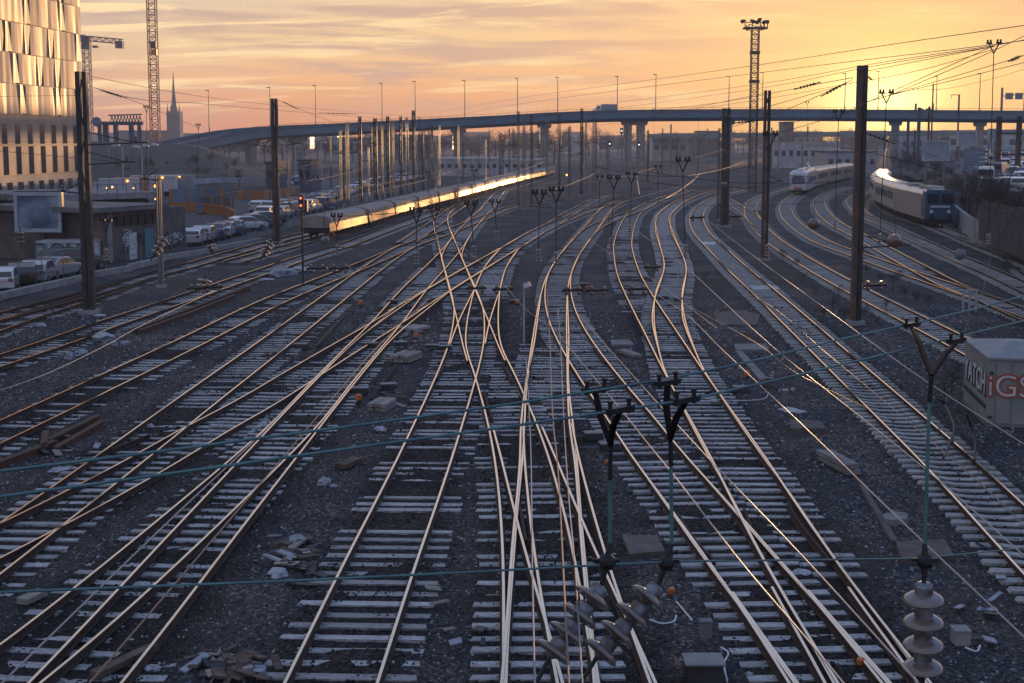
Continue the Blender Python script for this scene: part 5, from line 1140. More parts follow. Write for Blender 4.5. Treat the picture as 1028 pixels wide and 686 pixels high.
# ------------------------------------------------------------------ cars
def ring(x, prof): return [Vector((px, x, pz)) for px, pz in prof]
def car_proto(kind):
    if kind == 'van': L, W, H = 5.2, 1.95, 2.2; prof = [(0, .75), (.25, 1.0), (1.0, 1.15), (1.7, 2.1), (2.2, 2.2), (5.0, 2.2), (5.2, 2.0), (5.2, .35), (0, .35)]; gl = [(1.12, 1.2), (1.68, 1.98), (2.5, 2.0), (2.5, 1.2)]
    elif kind == 'sedan': L, W, H = 4.5, 1.78, 1.43; prof = [(0, .62), (.12, .78), (1.25, .95), (1.95, 1.4), (3.2, 1.43), (3.85, 1.08), (4.4, 1.02), (4.5, .8), (4.5, .3), (0, .3)]; gl = [(1.35, .96), (1.98, 1.34), (3.15, 1.36), (3.7, 1.02)]
    elif kind == 'estate': L, W, H = 4.7, 1.85, 1.65; prof = [(0, .7), (.12, .88), (1.2, 1.05), (1.85, 1.6), (3.6, 1.65), (4.45, 1.55), (4.7, 1.1), (4.7, .35), (0, .35)]; gl = [(1.3, 1.08), (1.9, 1.54), (4.2, 1.54), (4.4, 1.08)]
    else: L, W, H = 3.9, 1.72, 1.5; prof = [(0, .65), (.1, .82), (.95, .98), (1.6, 1.46), (2.9, 1.5), (3.6, 1.3), (3.9, .95), (3.9, .32), (0, .32)]; gl = [(1.05, 1.0), (1.64, 1.39), (3.1, 1.4), (3.4, 1.0)]
    out = {}
    mb = MB(); rings = []
    for s, inset in ((-1, .10), (-1, 0), (1, 0), (1, .10)):
        rings.append([Vector((s * (W / 2 - (0 if inset == 0 else 0)) * (1 - (max(0, z - .95) * .22)) + (0 if inset == 0 else 0), y - L / 2, z)) for y, z in prof])
    rings = [rings[1], rings[2]]; mb.loft(rings); out['body'] = mb
    for s in (-1, 1):
        f = [Vector((s * (W / 2 * (1 - max(0, z - .95) * .22) + .006), y - L / 2, z)) for y, z in gl]; out['side_glass' + ('' if s < 0 else '2')] = MB().prism(f, (-s * .02, 0, 0))
    # windscreen, rear window follow the profile edges
    (y0, z0), (y1, z1) = gl[0], gl[1]; w0, w1 = W / 2 * (1 - max(0, z0 - .95) * .22) - .1, W / 2 * (1 - max(0, z1 - .95) * .22) - .1
    i0 = prof[2] if kind != 'van' else prof[2]; a = prof[2]; b = prof[3]
    def glass(a, b, rear=False):
        m = MB(); n = Vector((0, (a[1] - b[1]), (b[0] - a[0]))).normalized() * .012
        if n.z < 0: n = -n
        if rear: n = Vector((0, abs(n.y), abs(n.z)))
        p = [Vector((-w0, a[0] - L / 2, a[1])).lerp(Vector((-w1, b[0] - L / 2, b[1])), .12), Vector((w0, a[0] - L / 2, a[1])).lerp(Vector((w1, b[0] - L / 2, b[1])), .12), Vector((w0, a[0] - L / 2, a[1])).lerp(Vector((w1, b[0] - L / 2, b[1])), .92), Vector((-w0, a[0] - L / 2, a[1])).lerp(Vector((-w1, b[0] - L / 2, b[1])), .92)]
        m.prism([q + n for q in p], -n * 1.6); return m
    out['windscreen'] = glass(a, b)
    rr = {'van': None, 'sedan': (prof[5], prof[4]), 'estate': (prof[6], prof[5]), 'hatch': (prof[6], prof[5])}[kind]
    if rr: out['rear_window'] = glass(rr[0], rr[1], True)
    else: out['rear_window'] = MB().box((0, L / 2 + .008, 1.6), (1.5, .02, .6))
    for s in (-1, 1):
        for y in (-L / 2 + .75, L / 2 - .75):
            w = MB(); w.lathe([(.2, -.1), (.31, -.09), (.31, .09), (.2, .1)], (s * (W / 2 - .08), y, .31), (1, 0, 0), 14); w.cm = 1; w.lathe([(.05, .0), (.19, .0), (.17, .035), (.04, .035)], (s * (W / 2 - .08) + (s * .085 if s > 0 else s * .12), y, .31), (1, 0, 0), 12)
            out.setdefault('wheels', []).append(w)
        out.setdefault('tails', []).append(MB().box((s * (W / 2 - .2), L / 2 + .008, .82 if kind != 'van' else .95), (.24, .04, .2)))
        out.setdefault('heads', []).append(MB().box((s * (W / 2 - .24), -L / 2 + .02, .66), (.32, .06, .16)))
    ms = {k: [x.mesh(k, ['rubber', 'steel_galv'] if k == 'wheels' else {'tails': 'lamp_red', 'heads': 'lamp_clear'}[k]) for x in v] for k, v in out.items() if isinstance(v, list)}
    return {'body': out['body'], 'glass': {k: out[k].mesh(k, 'glass_dark') for k in ('side_glass', 'side_glass2', 'windscreen', 'rear_window')}, 'ms': ms}
CP = {k: car_proto(k) for k in ('van', 'sedan', 'estate', 'hatch')}
CB = {}
def car(label, kind, colr, p, rz, group):
    key = (kind, colr)
    if key not in CB: CB[key] = CP[kind]['body'].mesh('body', 'paint_' + colr)
    t = empty('parked_car', p, rz, label, 'car' if kind != 'van' else 'van', group)
    def add(n, me):
        o = bpy.data.objects.new(n, me); col.objects.link(o); o.parent = t; return o
    b = add('body', CB[key])
    md = b.modifiers.new('bevel', 'BEVEL'); md.width = .07; md.segments = 3; md.limit_method = 'ANGLE'; md.angle_limit = R(25)
    for n, me in CP[kind]['glass'].items(): add(n.rstrip('2'), me)
    for me in CP[kind]['ms']['wheels']: add('wheel', me)
    for me in CP[kind]['ms']['tails']: add('tail_light', me)
    for me in CP[kind]['ms']['heads']: add('headlight', me)
    return t
rear = math.pi            # the rear faces the camera when the nose (-y) is turned away
near = [('white hatchback parked at the left edge, cut by the picture', 'hatch', 'white', 3, 292, rear + .25), ('black car squeezed beside the white van', 'hatch', 'dark', 23, 287, rear + .28), ('silver hatchback third from the left edge', 'hatch', 'silver', 39, 284, rear + .12),
        ('light grey saloon behind the silver hatchback', 'sedan', 'silver', 57, 279, rear - .2), ('dark estate car in front of the graffiti container', 'estate', 'green', 74, 272, rear - .6)]
for lb, k, c, x, y, a in near: car(lb, k, c, G(x, y), a, 'cars parked by the left fence')
cols = ['grey', 'silver', 'dark', 'blue', 'grey', 'silver', 'white', 'blue', 'dark', 'silver', 'white', 'grey', 'red', 'beige']
names = {'white': 'white', 'silver': 'silver', 'dark': 'black', 'grey': 'grey', 'blue': 'blue', 'green': 'green', 'red': 'red', 'beige': 'beige'}
rr = random.Random(5)
def line(pts, what, group, z=0, base=rear - .2, kinds=('hatch', 'sedan', 'estate', 'hatch', 'hatch'), jit=.1):
    for i, (x, y) in enumerate(pts):
        c = cols[rr.randrange(len(cols))] if i % 3 else 'white'; k = kinds[rr.randrange(len(kinds))]
        car('%s %s, %s' % (names[c], 'van' if k == 'van' else 'car', ORD[i] + ' from the left ' + what), k, c, G(x, y, z), base + rr.uniform(-jit, jit), group)
line([(195, 246), (206, 243), (217, 240), (226, 238), (235, 236)], 'in the short row beside the low building', 'cars in the short row by the building', base=rear + .1)
line([(248, 232), (258, 229), (268, 227)], 'in the dark group left of the brown mast', 'cars left of the brown mast', base=rear - .9)
line([(262, 213), (275, 213), (287, 211), (298, 209), (309, 206), (319, 204), (329, 201), (338, 199), (347, 197), (356, 194), (364, 192)], 'in the long curved row under the masts', 'cars in the long curved row', base=rear - .15)
line([(270, 221), (283, 219), (296, 216), (312, 213), (328, 210)], 'in the front row right of the brown mast', 'cars in the front row by the signal', base=rear - .2)
line([(372, 190), (380, 188), (388, 186), (397, 184), (405, 182), (414, 180)], 'in the far row behind the dense masts', 'cars far behind the dense masts', base=rear - 1.2)
line([(283, 187), (291, 186), (299, 185), (307, 184), (315, 184)], 'queueing on the bend under the viaduct', 'cars on the road bend', base=rear - 1.4)
line([(470, 168), (486, 167.5), (502, 167), (640, 154), (655, 154), (672, 153), (683, 152.6), (701, 152), (735, 151.5), (758, 151.5)], 'on the far road below the viaduct', 'cars on the far road', base=R(80), jit=.05)
# car park on the terrace at the right
Z2 = 4.0
lot = []
for r_, (y, x0, n) in enumerate([(196, 998, 3), (188, 990, 4), (180, 992, 4), (173, 986, 5), (167, 990, 5), (162, 988, 6), (157.5, 992, 6)]):
    for i in range(n): lot.append((x0 + i * (13 - r_ * .6) + rr.uniform(-1, 1), y + rr.uniform(-.6, .6), r_, i))
for x, y, r_, i in lot:
    c = rr.choice(['white', 'white', 'silver', 'white', 'grey', 'dark']); k = rr.choice(['hatch', 'sedan', 'estate', 'van'])
    car('%s %s on the right terrace, %s row from the front, %s from the left' % (names[c], 'van' if k == 'van' else 'car', ORD[r_], ORD[i]), k, c, G(x, y, Z2), rear - .5 + rr.uniform(-.15, .15), 'cars parked on the right terrace')
# ------------------------------------------------------------------ trains
mat('train_silver', (.50, .46, .42), .30, .55, var=.08, scale=1.5); mat('train_roof', (.46, .43, .40), .38, .35, var=.12, scale=2)
mat('train_blue', (.05, .11, .17), .35, .1, var=.1, scale=2, coat=.4); mat('train_white', (.55, .56, .58), .3, .1, coat=.4); mat('underframe', (.03, .028, .027), .8)
mat('train_gold', (.78, .62, .44), .22, .9, var=.04, scale=1); mat('band_glass', (.50, .38, .27), .3, .9); mat('gold_glint', (.62, .44, .25), .42, 1.0, var=.3, scale=.8)  # last one: gold colour imitating sunset light on a train side
def at_s(c, s):
    for a, b in zip(c, c[1:]):
        L = (b - a).length
        if s <= L: return a.lerp(b, s / L)
        s -= L
    d = (c[-1] - c[-2]).normalized(); return c[-1] + d * s
def s_at_y(c, ypx, xpx=None):
    best = None; acc = 0; tgt = HC * F / (ypx - HOR)
    for a, b in zip(c, c[1:]):
        if best is None or abs(a.y - tgt) < best[0]: best = (abs(a.y - tgt), acc)
        acc += (b - a).length
    return best[1]
def xsec(W, H, z0, roof=.55, k=1.0):
    h = H - roof; pts = [(-W / 2 * k, z0), (-W / 2 * k, z0 + (h - z0) * .5), (-W / 2 * k, h)]
    for i in range(1, 8):
        t = math.pi * (1 - i / 8); pts.append((math.cos(t) * W / 2 * k, h + math.sin(t) * roof * (1 if k == 1 else .95)))
    pts += [(W / 2 * k, h), (W / 2 * k, z0 + (h - z0) * .5), (W / 2 * k, z0)]
    return pts
def vehicle(name, label, cat, group, c, s0, L, body='train_silver', H=3.7, W=2.85, nose=None, front=None, windows=True, ribs=True):
    a, b = at_s(c, s0), at_s(c, s0 + L); m = (a + b) / 2; d = (b - a).normalized(); rz = math.atan2(-d.x, d.y)
    t = empty(name, (m.x, m.y, RT + .0), rz, label, cat, group); z0 = .75
    rings = []
    ys = [-L / 2, L / 2]
    if nose: ys = [-L / 2, -L / 2 + .25, -L / 2 + .9, -L / 2 + 2.2, L / 2]
    for i, y in enumerate(ys):
        k = 1.0
        if nose and i < 3: k = (.80, .9, .975)[i]
        pr = xsec(W, H if not (nose and i < 3) else H * (.86, .93, .985)[i], z0, .5, k); rings.append([Vector((x, y, z)) for x, z in pr])
    mb = MB(); mb.loft(rings); mb.build('body', body, t, smooth=False)
    MB().box((0, 0, H - .02), (1.3, L * .9, .12)).build('roof_walk', 'train_roof', t)
    u = MB(); u.box((0, 0, .72), (W * .86, L * .96, .35)); u.box((0, 0, .45), (W * .7, L * .3, .4)); u.build('underframe', 'underframe', t)
    for sy in (-1, 1):
        bg = MB(); bg.box((0, sy * (L / 2 - 3.2), .5), (W * .75, 2.9, .3))
        for o in (-1, 1):
            for sx in (-1, 1): bg.lathe([(.1, -.07), (.44, -.06), (.44, .06), (.1, .07)], (sx * .75, sy * (L / 2 - 3.2) + o * 1.15, .45), (1, 0, 0), 14)
        bg.build('bogie', 'underframe', t)
    if windows:
        n = int((L - 4) / 2.0)
        for sx in (-1, 1):
            for i in range(n):
                y = -L / 2 + 2.8 + i * (L - 5.6) / max(1, n - 1)
                MB().box((sx * (W / 2 + .004), y, 2.25), (.03, 1.25, .85)).build('window', 'glass_dark' if ribs else 'band_glass', t)
            for y in (-L / 2 + 1.2, L / 2 - 1.2):
                MB().box((sx * (W / 2 + .008), y, 1.85), (.035, .85, 2.0)).build('door', 'train_roof' if ribs else body, t)
            if not ribs:
                r_ = MB(); q0 = W / 2 + .012; ya, yb = -L / 2 + (2.3 if nose else .05), L / 2 - .05
                for z0_, z1_, o_ in ((.8, 1.62, .075), (2.74, 3.0, .03)): r_.prism([(sx * (q0 + o_), ya, z0_), (sx * (q0 + o_), yb, z0_), (sx * q0, yb, z1_), (sx * q0, ya, z1_)], (-sx * .03, 0, 0))
                r_.build('glint_band', 'gold_glint', t)
            if ribs:
                r_ = MB()
                for z in (1.0, 1.2, 1.4, 1.6): r_.box((sx * (W / 2 + .012), 0, z), (.03, L * .84, .05))
                r_.build('ribbing', body, t)
    return t
c = TRK['T23']; s = s_at_y(c, 229)
lo_ = vehicle('electric_locomotive', 'electric locomotive with a blue front and beige sides heading the silver coaches', 'locomotive', None, c, s, 17.5, 'train_silver', 3.75, 3.0, windows=False)
def loco_front(t, L, W):
    y = -L / 2
    f = MB(); f.prism([(x, y - .02, z) for x, z in [(-W / 2, .8), (-W / 2, 2.2), (-W / 2, 3.5), (-W / 2 + .2, 3.72), (W / 2 - .2, 3.72), (W / 2, 3.5), (W / 2, 2.2), (W / 2, .8)]], (0, -.35, 0))
    f.build('cab_front', 'train_blue', t)
    for sx in (-1, 1):
        MB().prism([(sx * .12, y - .38, 2.35), (sx * (W / 2 - .2), y - .38, 2.35), (sx * (W / 2 - .24), y - .38, 3.3), (sx * .12, y - .38, 3.3)], (0, -.03, 0)).build('windscreen', 'glass_dark', t)
        MB().lathe([(.05, 0), (.17, .01), (.17, .07), (.1, .09)], (sx * .85, y - .37, 1.55), (0, -1, 0), 16).build('headlight', 'lamp_clear', t)
        MB().lathe([(.08, 0), (.08, .35), (.24, .36), (.24, .42)], (sx * .87, y - .37, 1.0), (0, -1, 0), 14).build('buffer', 'underframe', t)
        MB().box((sx * (W / 2 + .004), y + 4.5, 2.3), (.03, 4.2, 1.1)).build('side_window', 'glass_dark', t)
        MB().box((sx * (W / 2 + .01), y + 1.2, 1.9), (.03, .75, 1.9)).build('cab_door', 'train_blue', t)
        MB().box((sx * (W / 2 + .012), y + .45, 2.3), (.03, .85, 2.6)).build('cab_side', 'train_blue', t)
    MB().box((0, y - .39, 2.05), (1.9, .04, .22)).build('front_stripe', 'train_white', t)
    MB().box((0, y - .2, .62), (W * .9, .3, .45)).build('snow_plough', 'underframe', t)
    for q in (1.8, -3.8):                                  # pantographs, folded
        p = MB(); yy = q
        p.bar((-.7, yy - 1, 3.85), (.7, yy - 1, 3.85), .06); p.bar((-.7, yy + 1, 3.85), (.7, yy + 1, 3.85), .06); p.bar((-.8, yy, 4.15), (.8, yy, 4.15), .07)
        p.bar((-.5, yy - 1, 3.88), (-.2, yy + .9, 4.1), .05); p.bar((.5, yy - 1, 3.88), (.2, yy + .9, 4.1), .05); p.bar((0, yy + .9, 4.1), (0, yy, 4.15), .05); p.build('pantograph', 'steel_dark', t)
    for q in (-6, -2.5, 4.5): MB().box((0, q, 3.85), (1.6, 1.4, .3)).build('roof_box', 'train_roof', t)
loco_front(lo_, 17.5, 2.95); s += 18.2
for i in range(3):
    vehicle('passenger_coach', '%s ribbed silver coach behind the blue locomotive' % ORD[i], 'train coach', 'silver coaches behind the locomotive', c, s, 25.5); s += 26.2
c = TRK['T18']; s = s_at_y(c, 196.5)
t = vehicle('railcar', 'rounded white railcar with a big blue windscreen leading the middle train', 'train', 'cars of the middle train', c, s, 22, 'train_white', 3.95, 2.95, nose=True)
w = MB(); w.prism([(-1.0, -11.03, 1.75), (1.0, -11.03, 1.75), (1.02, -11.03, 2.6), (.75, -11.03, 3.0), (-.75, -11.03, 3.0), (-1.02, -11.03, 2.6)], (0, -.05, 0)); w.build('windscreen', 'train_blue', t)
for sx in (-1, 1): MB().lathe([(.05, 0), (.14, .02), (.1, .06)], (sx * .8, -11.03, 1.35), (0, -1, 0), 12).build('headlight', 'lamp_clear', t)
MB().box((0, -11.1, 1.0), (1.2, .3, .3)).build('coupler', 'lamp_red', t)
s += 22.6
for i in range(3):
    vehicle('railcar', '%s pale car behind the rounded railcar' % ORD[i], 'train', 'cars of the middle train', c, s, 20, 'train_silver'); s += 20.6
# low covered wagons for a passing train's streak; gold gleam is in the colour
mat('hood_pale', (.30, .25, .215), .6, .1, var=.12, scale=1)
c = TRK['T8b']; s = 22.0; tot = sum((q - p).length for p, q in zip(c, c[1:])); i = 0
while s < tot - 6 and i < 18:
    L = 14.0; a, b = at_s(c, s), at_s(c, s + L); m = (a + b) / 2; d = (b - a).normalized()
    t = empty('covered_wagon', (m.x, m.y, RT), math.atan2(-d.x, d.y), ORD[i] + ' low covered wagon from the near end of the row, a gold sunset gleam coloured on its sides', 'rail wagon', 'row of low covered wagons')
    W, H = 2.6, 2.1; rings = [[Vector((x, y, z)) for x, z in xsec(W * k, H * (1 if k == 1 else .97), .95, .35)] for y, k in ((-L / 2 + .35, .96), (-L / 2 + .5, 1), (L / 2 - .5, 1), (L / 2 - .35, .96))]
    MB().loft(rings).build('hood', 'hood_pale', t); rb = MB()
    for k in range(9):
        y = -L / 2 + .7 + k * (L - 1.4) / 8; rb.loft([[Vector((x * 1.015, y + o_, z + .02)) for x, z in xsec(W, H, .95, .35)] for o_ in (-.05, .05)])
    rb.build('hoop', 'hood_pale', t)
    for sx in (-1, 1):
        q0 = W / 2 + .03; MB().prism([(sx * (q0 + .07), -L / 2 + .2, .62), (sx * (q0 + .07), L / 2 - .2, .62), (sx * q0, L / 2 - .2, 1.35), (sx * q0, -L / 2 + .2, 1.35)], (-sx * .05, 0, 0)).build('glint_strip', 'gold_glint', t)  # tilted gold strip imitates the low sun's gleam
        for q in (-.85, .85): MB().lathe([(.07, 0), (.07, .3), (.2, .31), (.2, .36)], (q, sx * (L / 2 - .25), .75), (0, sx, 0), 10).build('buffer', 'underframe', t)
    MB().box((0, 0, .72), (W * .9, L * .95, .25)).build('underframe', 'underframe', t)
    for sy in (-1, 1):
        bg = MB(); bg.box((0, sy * (L / 2 - 2.4), .5), (W * .75, 2.3, .22))
        for o_ in (-1, 1):
            for sx in (-1, 1): bg.lathe([(.1, -.07), (.42, -.06), (.42, .06), (.1, .07)], (sx * .75, sy * (L / 2 - 2.4) + o_ * .9, .42), (1, 0, 0), 12)
        bg.build('bogie', 'underframe', t)
    s += L + .5; i += 1
# ------------------------------------------------------------------ trackside things
S = lambda p: p.y / F
def rot3(ax, ay, az): return (Matrix.Rotation(az, 3, 'Z') @ Matrix.Rotation(ay, 3, 'Y') @ Matrix.Rotation(ax, 3, 'X'))
# graffiti shed at the right edge
A, L_, R_ = G(990, 428), G(967, 404), G(1070, 432); H_ = ht(A, 361)
t = empty('equipment_shed', A, 0, 'grey metal equipment shed covered in graffiti at the right edge', 'shed')
pts = [A, R_, R_ + (L_ - A), L_]; q = [p - A for p in pts]
MB().prism(q, (0, 0, H_)).build('wall', 'shed_metal', t)
cx = sum(q, Vector()) / 4; rf = MB(); o1 = [cx + (p - cx) * 1.04 + Vector((0, 0, H_ + .003)) for p in q]; o2 = [p + Vector((0, 0, .07)) for p in o1]; ap = cx + (o2[0] - cx) * .0 + Vector((0, 0, H_ + .38)); i = 0
rf.loft([o1, o2, [ap + (p - cx) * .12 for p in q]]); rf.build('roof', 'shed_metal', t)
MB().prism([cx + (p - cx) * 1.02 + Vector((0, 0, 0)) for p in q], (0, 0, .12)).build('plinth', 'concrete_dark', t)
fd = (R_ - A).normalized(); fa = math.atan2(fd.y, fd.x); ld = (A - L_).normalized(); la = math.atan2(ld.y, ld.x); fn = Vector((fd.y, -fd.x, 0)); lnn = Vector((ld.y, -ld.x, 0))
for k in range(5):
    c0 = q[0].lerp(q[1], (k + .5) / 5) + fn * .012; MB().box(c0 + Vector((0, 0, H_ / 2)), (.02, .02, H_ * .92), fa).build('seam', 'steel_grey', t)
m1 = q[0] + fd * .66 + fn * .03
text('iGS', .98, 'graf_orange', t, m1 + Vector((0, 0, H_ * .60)), fa, outline=.05, depth=.006)
text('iGS', .97, 'graf_white', t, m1 + fn * .012 + Vector((0, 0, H_ * .60)), fa, outline=-.012, depth=.006)
m2 = (q[0] + q[3]) / 2 + lnn * .02; Lw = (L_ - A).length
text('YATCH', 1.0, 'graf_dark', t, m2 + Vector((0, 0, H_ * .58)), la, outline=.05, depth=.006, sx=Lw / 3.7)
text('YATCH', 1.0, 'graf_white', t, m2 + lnn * .01 + Vector((0, 0, H_ * .60)), la, outline=.012, depth=.006, sx=Lw / 3.7)
MB().box(m2 + Vector((0, 0, H_ * .28)), (Lw * .9, .02, .14), la).build('graffiti', 'graf_dark', t)
for k in range(6): MB().box(q[0] + fd * 2.3 + fn * .02 + Vector((0, 0, .25 + k * .07)), (.55, .03, .035), fa).build('louvre', 'steel_grey', t)
MB().box(q[0] + fd * 1.62 + fn * .03 + Vector((0, 0, H_ * .34)), (.04, .05, .16), fa).build('handle', 'black', t)
for zz in (.3, H_ * .8): MB().box(q[0] + fd * .1 + fn * .025 + Vector((0, 0, zz)), (.12, .04, .08), fa).build('hinge', 'steel_dark', t)
# black cables hanging beside the shed
for lb, pts in (('left of two black cables drooping by the lone track', [(941, 400), (948, 405), (955, 420), (958, 430), (953, 446), (947, 460)]), ('right of two black cables drooping by the lone track', [(970, 416), (976, 432), (979, 445), (978, 462)])):
    c = [G(x, y, .3 if i else 1.0) for i, (x, y) in enumerate(pts)]; c = catmull(c, 5); o = MB().tube([p - c[0] for p in c], .07, 6).build('cable', 'black'); o.location = c[0]; tag(o, lb, 'cable', 'black cables by the lone track')
c = [P(935, 405, 36), P(940, 398, 36), P(950, 402, 36), P(966, 410, 36), P(985, 420, 36)]
# slabs and covers
def slab(label, corners, th, m, name='concrete_slab', cat='slab', z=.05):
    w = [G(x, y, z + th) for x, y in corners]; o0 = sum(w, Vector()) / len(w); mb = MB(); mb.prism([p - o0 for p in w], (0, 0, -th - .1)); o = mb.build(name, m, bevel=.015); o.location = o0; tag(o, label, cat); return o
mat('slab_brown', (.11, .085, .075), .85, 0, var=.3, scale=3); mat('mud', (.10, .08, .07), .7, 0, var=.25, scale=2); mat('slab_pale', (.20, .19, .185), .85, 0, var=.25, scale=2)
slab('brown cover plate beside the straight hanger string at the right', [(899, 543), (948, 541), (958, 557), (906, 561)], .1, 'slab_brown')
slab('muddy flat cover between the near hangers and the right tracks', [(624, 537), (660, 537), (668, 553), (632, 556)], .03, 'mud')
slab('small pale slab in the dark strip right of centre', [(613, 341), (632, 341), (637, 346), (614, 346)], .06, 'slab_pale')
slab('pale slab on the gravel left of the lone track', [(737, 345), (768, 345), (772, 351), (739, 351)], .08, 'slab_pale')
slab('brown slab on the gravel below the white litter', [(793, 421), (823, 422), (830, 430), (793, 430)], .12, 'slab_brown')
slab('wide pale slab across the crossing above the double slip', [(420, 277), (505, 277), (502, 286), (414, 285)], .01, 'slab_pale', z=.02)
slab('pale slab between the S-shaped tracks', [(663, 290), (684, 290), (684, 299), (660, 299)], .03, 'slab_pale')
slab('large worn concrete pad right of the S-shaped tracks', [(716, 314), (745, 311), (763, 316), (760, 326), (722, 326)], .01, 'slab_brown')
slab('white crossing slab between the rails of the lone track', [(752, 287), (780, 287), (783, 290), (756, 290)], .02, 'graf_white')
slab('white joint plate lying across the lone track far away', [(706, 243), (718, 243), (719, 245.5), (706, 245.5)], .02, 'graf_white')
slab('beige walkway strip leading to the boxes at the right', [(738, 352), (745, 352), (771, 380), (762, 380)], .02, 'slab_pale')
slab('grey duct cover strip beside the brown cover plate', [(862, 486), (868, 486), (902, 543), (895, 543)], .03, 'slab_brown')
slab('rounded pale stone lid next to the grey duct cover', [(886, 516), (898, 513), (912, 515), (911, 520), (898, 522), (888, 521)], .12, 'slab_pale', name='stone_lid', cat='lid')
# stack of pale planks at the right
def planks(label, c, L, w, n, rz, m='wood_old', lay=1, name='plank_stack'):
    t = empty(name, G(*c), rz, label, 'plank stack' if n > 1 else 'plank', 'planks and timbers on the gravel'); r_ = random.Random(hash(label) % 997)
    for l in range(lay):
        for i in range(n):
            o = MB().box(((i - (n - 1) / 2) * w * 1.06, r_.uniform(-.08, .08), .09 + l * .15), (w, L * r_.uniform(.92, 1.05), .13), r_.uniform(-.03, .03)); o.build('plank', m, t, bevel=.01)
    return t
planks('stack of pale concrete troughs lying near the lone track', (842, 470), 1.9, .2, 2, .22, 'slab_pale', 2)
planks('bundle of old timbers beside the points, upper one', (408, 362), 1.5, .2, 4, -.35, 'wood_old', 2)
planks('bundle of old timbers beside the points, lower one', (384, 411), 1.15, .2, 3, -.25, 'wood_old', 2)
planks('pale boards lying in the middle of the yard near the cross', (416, 331), 1.4, .24, 4, -.5, 'wood_old', 1)
planks('single brown timber beside the bottom left rail', (127, 668), 1.4, .2, 1, -.5, 'wood_brown')
planks('cut log on the gravel near the left edge', (34, 603), .6, .26, 1, -.35, 'wood_old')
planks('flat board on the gravel left of the straight track', (350, 468), .9, .35, 1, -.4, 'wood_brown')
planks('broken planks right of the two thick hangers', (632, 357), 1.6, .2, 2, .35, 'wood_old')
# rusty steel pile at the left
def bent(label, segs, m='steel_rust', w=.16, h=.14, name='rusty_rail', cat='rusty rail', grp='rusty scrap rails', z=.1):
    w_ = [[G(x, y, z) for x, y in s_] for s_ in segs]; o0 = w_[0][0]; mb = MB()
    for s_ in w_:
        for a, b in zip(s_, s_[1:]):
            mb.bar(a - o0, b - o0, w * .45, h); mb.bar(a - o0 + Vector((0, 0, h * .5)), b - o0 + Vector((0, 0, h * .5)), w, h * .25); mb.bar(a - o0 - Vector((0, 0, h * .5)), b - o0 - Vector((0, 0, h * .5)), w * 1.3, h * .2)
    o = mb.build(name, m); o.location = o0; tag(o, label, cat, grp); return o
mat('rust_bright', (.13, .055, .033), .85, 0, c2=(.07, .04, .03), scale=3)
bent('long rusty rail lying in the gravel at the left edge', [[(-10, 471), (45, 450)], [(45, 450), (55, 446)]], 'rust_bright', .2, .2)
bent('upper rusty girder of the scrap pile on the left', [[(48, 445), (99, 420)]], 'rust_bright', .2, .2)
bent('lower rusty girder of the scrap pile on the left', [[(56, 452), (103, 425)]], 'rust_bright', .18, .16)
bent('upright rusty bracket of the scrap pile on the left', [[(44, 452), (46, 436)]], 'rust_bright', .2, .2)
bent('two old brown rails lying between the left tracks', [[(134, 333), (190, 312), (250, 289)], [(140, 334), (190, 316), (235, 298)]], 'rust_bright', .2, .2)
bent('short bent rod pointing out of the gravel left of centre', [[(317, 348), (345, 318)]], 'wood_brown', .07, .07)
# small boxes and point machines
def boxy(label, x, y, w, d, h, m, rz=0, name='junction_box', cat='junction box', grp='trackside boxes', lid=None, post=0.0):
    b = G(x, y); t = empty(name, b, rz, label, cat, grp)
    MB().box((0, 0, post + h / 2), (w, d, h), taper=.96).build('case', m, t, bevel=.015); MB().box((0, 0, post + h + .012), (w * 1.08, d * 1.08, .035)).build('lid', lid or m, t, bevel=.008)
    if post: MB().box((0, 0, post / 2), (w * .3, d * .3, post)).build('post', 'steel_dark', t)
    return t
boxy('pale grey box on the gravel right of the straight insulator string', 964, 646, .28, .3, .26, 'concrete')
boxy('dark box with a flat lid between the near insulators and the right track', 708, 640, .22, .2, .3, 'steel_grey', lid='steel_galv')
t = boxy('big dark point motor at the bottom, right of the insulator strings', 706, 684, .62, .5, .36, 'steel_dark', lid='steel_grey')
MB().box((-.42, 0, .3), (.2, .45, .02), 0, M=rot3(0, .9, 0)).build('flap', 'wood_brown', t)
boxy('grey stub post with a cap right of the beige walkway', 788, 405, .18, .18, .45, 'steel_grey', lid='wall_pale'); boxy('light box stub left of the grey stub post', 772, 388, .3, .25, .3, 'slab_brown', lid='slab_pale')
for i, (x, y) in enumerate([(744, 394), (596, 441), (612, 452), (372, 349), (402, 348), (434, 351), (447, 352), (390, 391), (302, 350), (517, 305), (362, 395), (394, 305), (586, 288), (666, 301), (681, 303)]):
    t = boxy(ORD[i] + ' small point machine of the yard counted in the list from the walkway', x, y, .55, .35, .2, 'steel_dark', grp='point machines', name='point_machine', cat='point machine', lid='steel_grey', rz=random.uniform(-.3, .3)); t['label'] = 'small dark point machine with a flat lid beside the rails'
    MB().tube([(-.28, 0, .1), (-1.1, .1, .08)], .05, 6).build('drive_rod', 'steel_galv', t)
